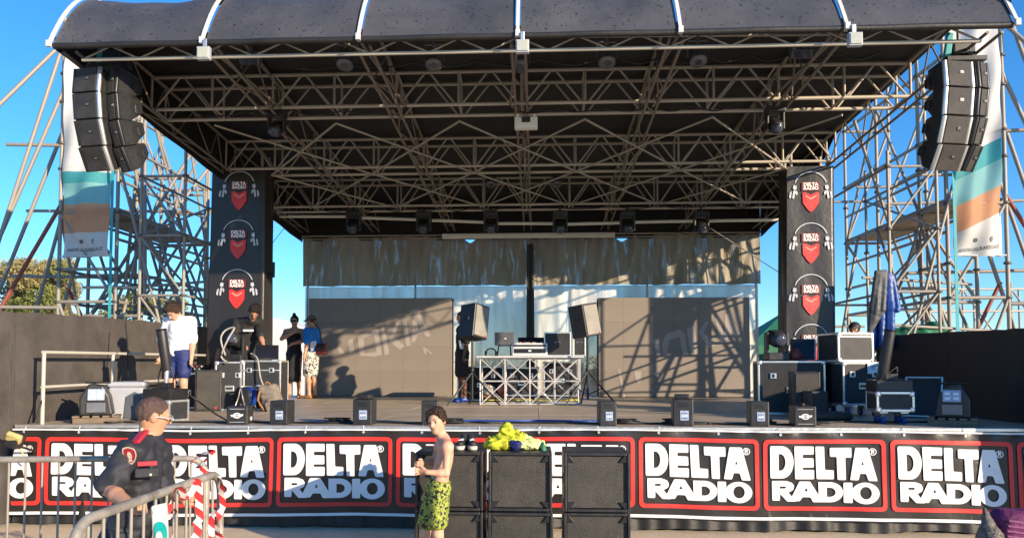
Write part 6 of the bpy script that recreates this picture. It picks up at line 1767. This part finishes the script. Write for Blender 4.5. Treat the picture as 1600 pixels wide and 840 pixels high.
w = wpos(fr); dF = (N0 - M0).normalized(); nF = Vector((dF.y, -dF.x, 0))
LF = (N0 - M0).length
# white sheet with a teal ring tied to the front barrier
s0 = .56
t = thing('notice_sheet', 'white notice sheet with a teal oval ring on the front barrier', 'sign', M0 + dF * s0 + nF * .03 + ZV * .55)
q = lambda u, v, o=0.0: dF * (u * .15 + .015 * (1 - v)) + ZV * (v * .5) + nF * (.012 * math.sin(u * 6 + v * 3) + o)
mobj('sheet', grid_mesh('sheet', lambda u, v: q(u, v), 10, 12, 'white_cloth'), None, t)
mobj('ring_mark', print_mesh('ring_mark', [[ellipse(.5, .68, .36, .16, 26), ellipse(.54, .66, .18, .09, 20)], [ellipse(.5, .63, .14, .04, 16)]], lambda u, v: q(u, v, .006), 'teal_sign'), None, t)
mobj('faint_line', print_mesh('faint_line', [[[(.2, .93), (.8, .93), (.8, .955), (.2, .955)]]], lambda u, v: q(u, v, .006), 'console_white'), None, t)
def tape(label, pts, wdt, seed, tw=3.0):
    pts = smooth_pts(pts, 8); vs, fs = [], []; r = random.Random(seed)
    for i, p in enumerate(pts):
        a = tw * i / len(pts) + seed; e = Vector((math.cos(a) * .9, math.sin(a) * .4, .25 * math.sin(a * 1.7)))
        d = (pts[min(i + 1, len(pts) - 1)] - pts[max(0, i - 1)]).normalized(); e = (e - d * d.dot(e)).normalized()
        p = p + Vector((r.uniform(-.008, .008), r.uniform(-.008, .008), r.uniform(-.005, .005))); q_ = wdt * r.uniform(.75, 1.1)
        vs += [p - e * q_ / 2, p + e * q_ / 2]
    for i in range(len(pts) - 1): fs.append((2 * i, 2 * i + 1, 2 * i + 3, 2 * i + 2))
    o = mobj('hazard_tape', pydata('hazard_tape', vs, fs, True), 'hazard_tape'); return tag(o, label, 'tape', 'red and white hazard tape')
bar = lambda s, z, o=.03: M0 + dF * s + nF * o + ZV * z
s1 = 1.05
tape('broad hazard tape strip hanging down the middle of the front barrier', [bar(s1, 1.11), bar(s1 + .03, .9), bar(s1 - .02, .7), bar(s1 + .03, .45), bar(s1, .2)], .045, .2, 1.6)
tape('hazard tape looped along the top rail beside the notice sheet', [bar(.72, .96), bar(.82, 1.10), bar(.92, 1.02), bar(1.04, 1.09)], .035, 1.0, 4.0)
tape('hazard tape running slantwise from the notice sheet to the rail', [bar(.52, .42, .05), bar(.62, .6, .05), bar(.72, .8, .05), bar(.78, 1.0, .04)], .04, .5, 1.6)
tape('tangled hazard tape wound round the right end of the front barrier', [bar(LF - .08, 1.08), bar(LF - .05, .9), bar(LF - .14, .8), bar(LF - .04, .7), bar(LF - .12, .55), bar(LF - .06, .4), bar(LF - .1, .22)], .04, 1.4, 13.0)
tape('second twisted hazard tape strand at the right end of the front barrier', [bar(LF - .16, .9), bar(LF - .2, .75), bar(LF - .1, .62), bar(LF - .16, .45), bar(LF - .08, .25)], .035, 2.2, 10.0)
tape('hazard tape knot tied on the right tip of the rear barrier', [R0 + Vector((-.1, -.02, 1.06)), R0 + Vector((-.02, -.04, 1.12)), R0 + Vector((.06, -.03, 1.14)), R0 + Vector((-.02, -.03, 1.05)), R0 + Vector((.03, -.02, .98))], .035, .8, 7)
tape('hazard tape wrapped on the left upright of the front barrier', [bar(-.02, 1.0), bar(.02, .95), bar(-.03, .9), bar(.01, .84), bar(-.02, .7)], .035, 1.9, 8)

# olive site lamp on the left corner
p = at(24, 690, 7.5)
t = thing('site_lamp', 'small olive work lamp with black bracket at the left stage corner', 'lamp', p)
prism('housing', [(-.09, -.04), (.03, -.08), (.09, .06), (.03, .11), (-.07, .08)], -.07, .07, 'black_plastic', t, bev=.02)
box('face_plate', (.02, -.05, .05), (.15, .06, .10), 'olive_lamp', t, (.6, .4, .3), bev=.015); tube('bracket', (.02, .04, -.05), (.09, .2, -.12), .012, 'black_metal', t); tube('lead', (.0, .05, -.06), (.08, .1, -.22), .007, 'olive_lamp', t)

# covered chair at the lower right corner
p = at(1566, 812, 3.9)
t = thing('covered_chair', 'chair back with purple striped and grey tweed covers at lower right', 'chair', (p.x, 3.9, 0))
Soft(.009).cone((-.085, 0, p.z + .055), (-.06, 0, p.z - .10), .012, .055, .02).cone((-.06, 0, p.z - .10), (-.05, .02, p.z - .35), .06, .10, .04).wrinkle(.003, 50, 1).obj('tweed_pad', 'tweed', t)
pc = Soft(.009).box((.09, .05, p.z - .15), (.12, .09, .20), None, .07).wrinkle(.004, 34, 2).obj('purple_pad', 'purple_cloth', t)
for i in range(5): box('pale_stripe', (.09, -.038, p.z - .005 - i * .026), (.19 - .01 * (2 - i) * (i < 2), .016, .011), 'purple_pale', pc, (0, .12, 0), bev=.004)
box('seat', (.05, .05, .42), (.42, .42, .06), 'purple_cloth', t, bev=.02)
for sx in (-1, 1):
    for sy in (-1, 1): tube('leg', (.05 + sx * .18, .05 + sy * .18, 0), (.05 + sx * .16, .05 + sy * .16, .42), .015, 'black_metal', t)
    tube('back_post', (.05 + sx * .14, .08, .4), (.05 + sx * .12, .08, p.z - .1), .013, 'black_metal', t)

# ------------------------------------------------------------------ cables and odds on the deck
def floor_cable(label, pts, r=.009, m='cable'):
    q = [Vector((x, y, ZD + r + .001 + (z if z else 0))) for x, y, z in pts]
    tag(tube_path('floor_cable', smooth_pts(q, 7), r, m, None, 6), label, 'cable', 'cables on the deck')
rc = random.Random(21)
def wander(x0, x1, y, n, amp): return [(x0 + (x1 - x0) * i / n, y + rc.uniform(-amp, amp), 0) for i in range(n + 1)]
for i, (a_, b2, y, lb, mm) in enumerate(((-4.3, -2.0, 8.2, 'black cable run between the left emblem box and the left wing', 'cable'), (-2.7, -1.1, 8.25, 'black cable between the tall box and the slim box', 'cable'), (-1.3, .95, 8.3, 'dark cable running along the edge before the truss table', 'cable'), (-2.6, -1.9, 8.35, 'short blue cable beside the dark effects box at left', 'blue_plastic'),
        (.8, 1.9, 8.25, 'black cable between the two boxes right of centre', 'cable'), (1.7, 3.2, 8.25, 'black cable running to the right emblem box', 'cable'), (3.0, 5.0, 8.6, 'black cable trailing towards the right wedge light', 'cable'), (-5.3, -4.4, 8.15, 'tangled black cable by the left wedge light', 'cable'), (-1.0, .9, 8.6, 'blue cable lying before the truss table', 'blue_plastic'))):
    floor_cable(lb, wander(a_, b2, y, 12, .06), .011, mm)
for i, (x, y, lb) in enumerate(((-2.25, 8.3, 'loose cable coil beside the left dark box'), (-.95, 8.25, 'loose cable coil near the slim box'), (1.0, 8.3, 'loose cable coil beside the box right of the table'), (1.55, 8.35, 'loose cable coil left of the tall right box'), (2.5, 8.3, 'loose cable coil near the right bright-label box'), (4.6, 8.5, 'loose cable coil at the right wall'))):
    pts = [(x + (.12 + .04 * math.sin(k * 1.7)) * math.cos(k * .7), y + .09 * math.sin(k * .7 + .2), .004 * k * .5) for k in range(26)]
    floor_cable(lb, pts, .009)
# cable up to the right cannon and power lead at left
tag(tube_path('power_lead', smooth_pts([at(290, 612, 8.7), at(312, 628, 8.8), at(335, 645, 8.6), Vector((at(356, 655, 8.3).x, 8.3, ZD + .02))]), .010, 'cable'), 'black lead sagging from the left cannon to the emblem box', 'cable')
tag(tube_path('hanging_lead', smooth_pts([at(196, 500, 9.3), at(199, 540, 9.2), at(200, 590, 9.0)]), .008, 'cable'), 'thin black lead hanging down the left wall', 'cable')
tag(tube_path('guy_wire', [at(1103, 352, 14.4), at(1240, 440, 13.2)], .008, 'cable_grey'), 'thin pale wire slanting from the back truss to the right pillar', 'wire')
tag(tube_path('guy_wire', [at(445, 355, 15.8), at(416, 392, 12.2)], .006, 'cable'), 'thin dark wire from the left pillar to the roof corner', 'wire')
t = thing('wall_bracket', 'small black bracket on the right side of the left pillar', 'bracket', at(416, 428, 12.2))
tube('arm', (0, 0, 0), (.13, 0, .02), .015, 'black_metal', t); tube('upright', (.13, 0, -.06), (.13, 0, .2), .02, 'black_metal', t); tube('stay', (0, 0, -.1), (.13, 0, .0), .012, 'black_metal', t)
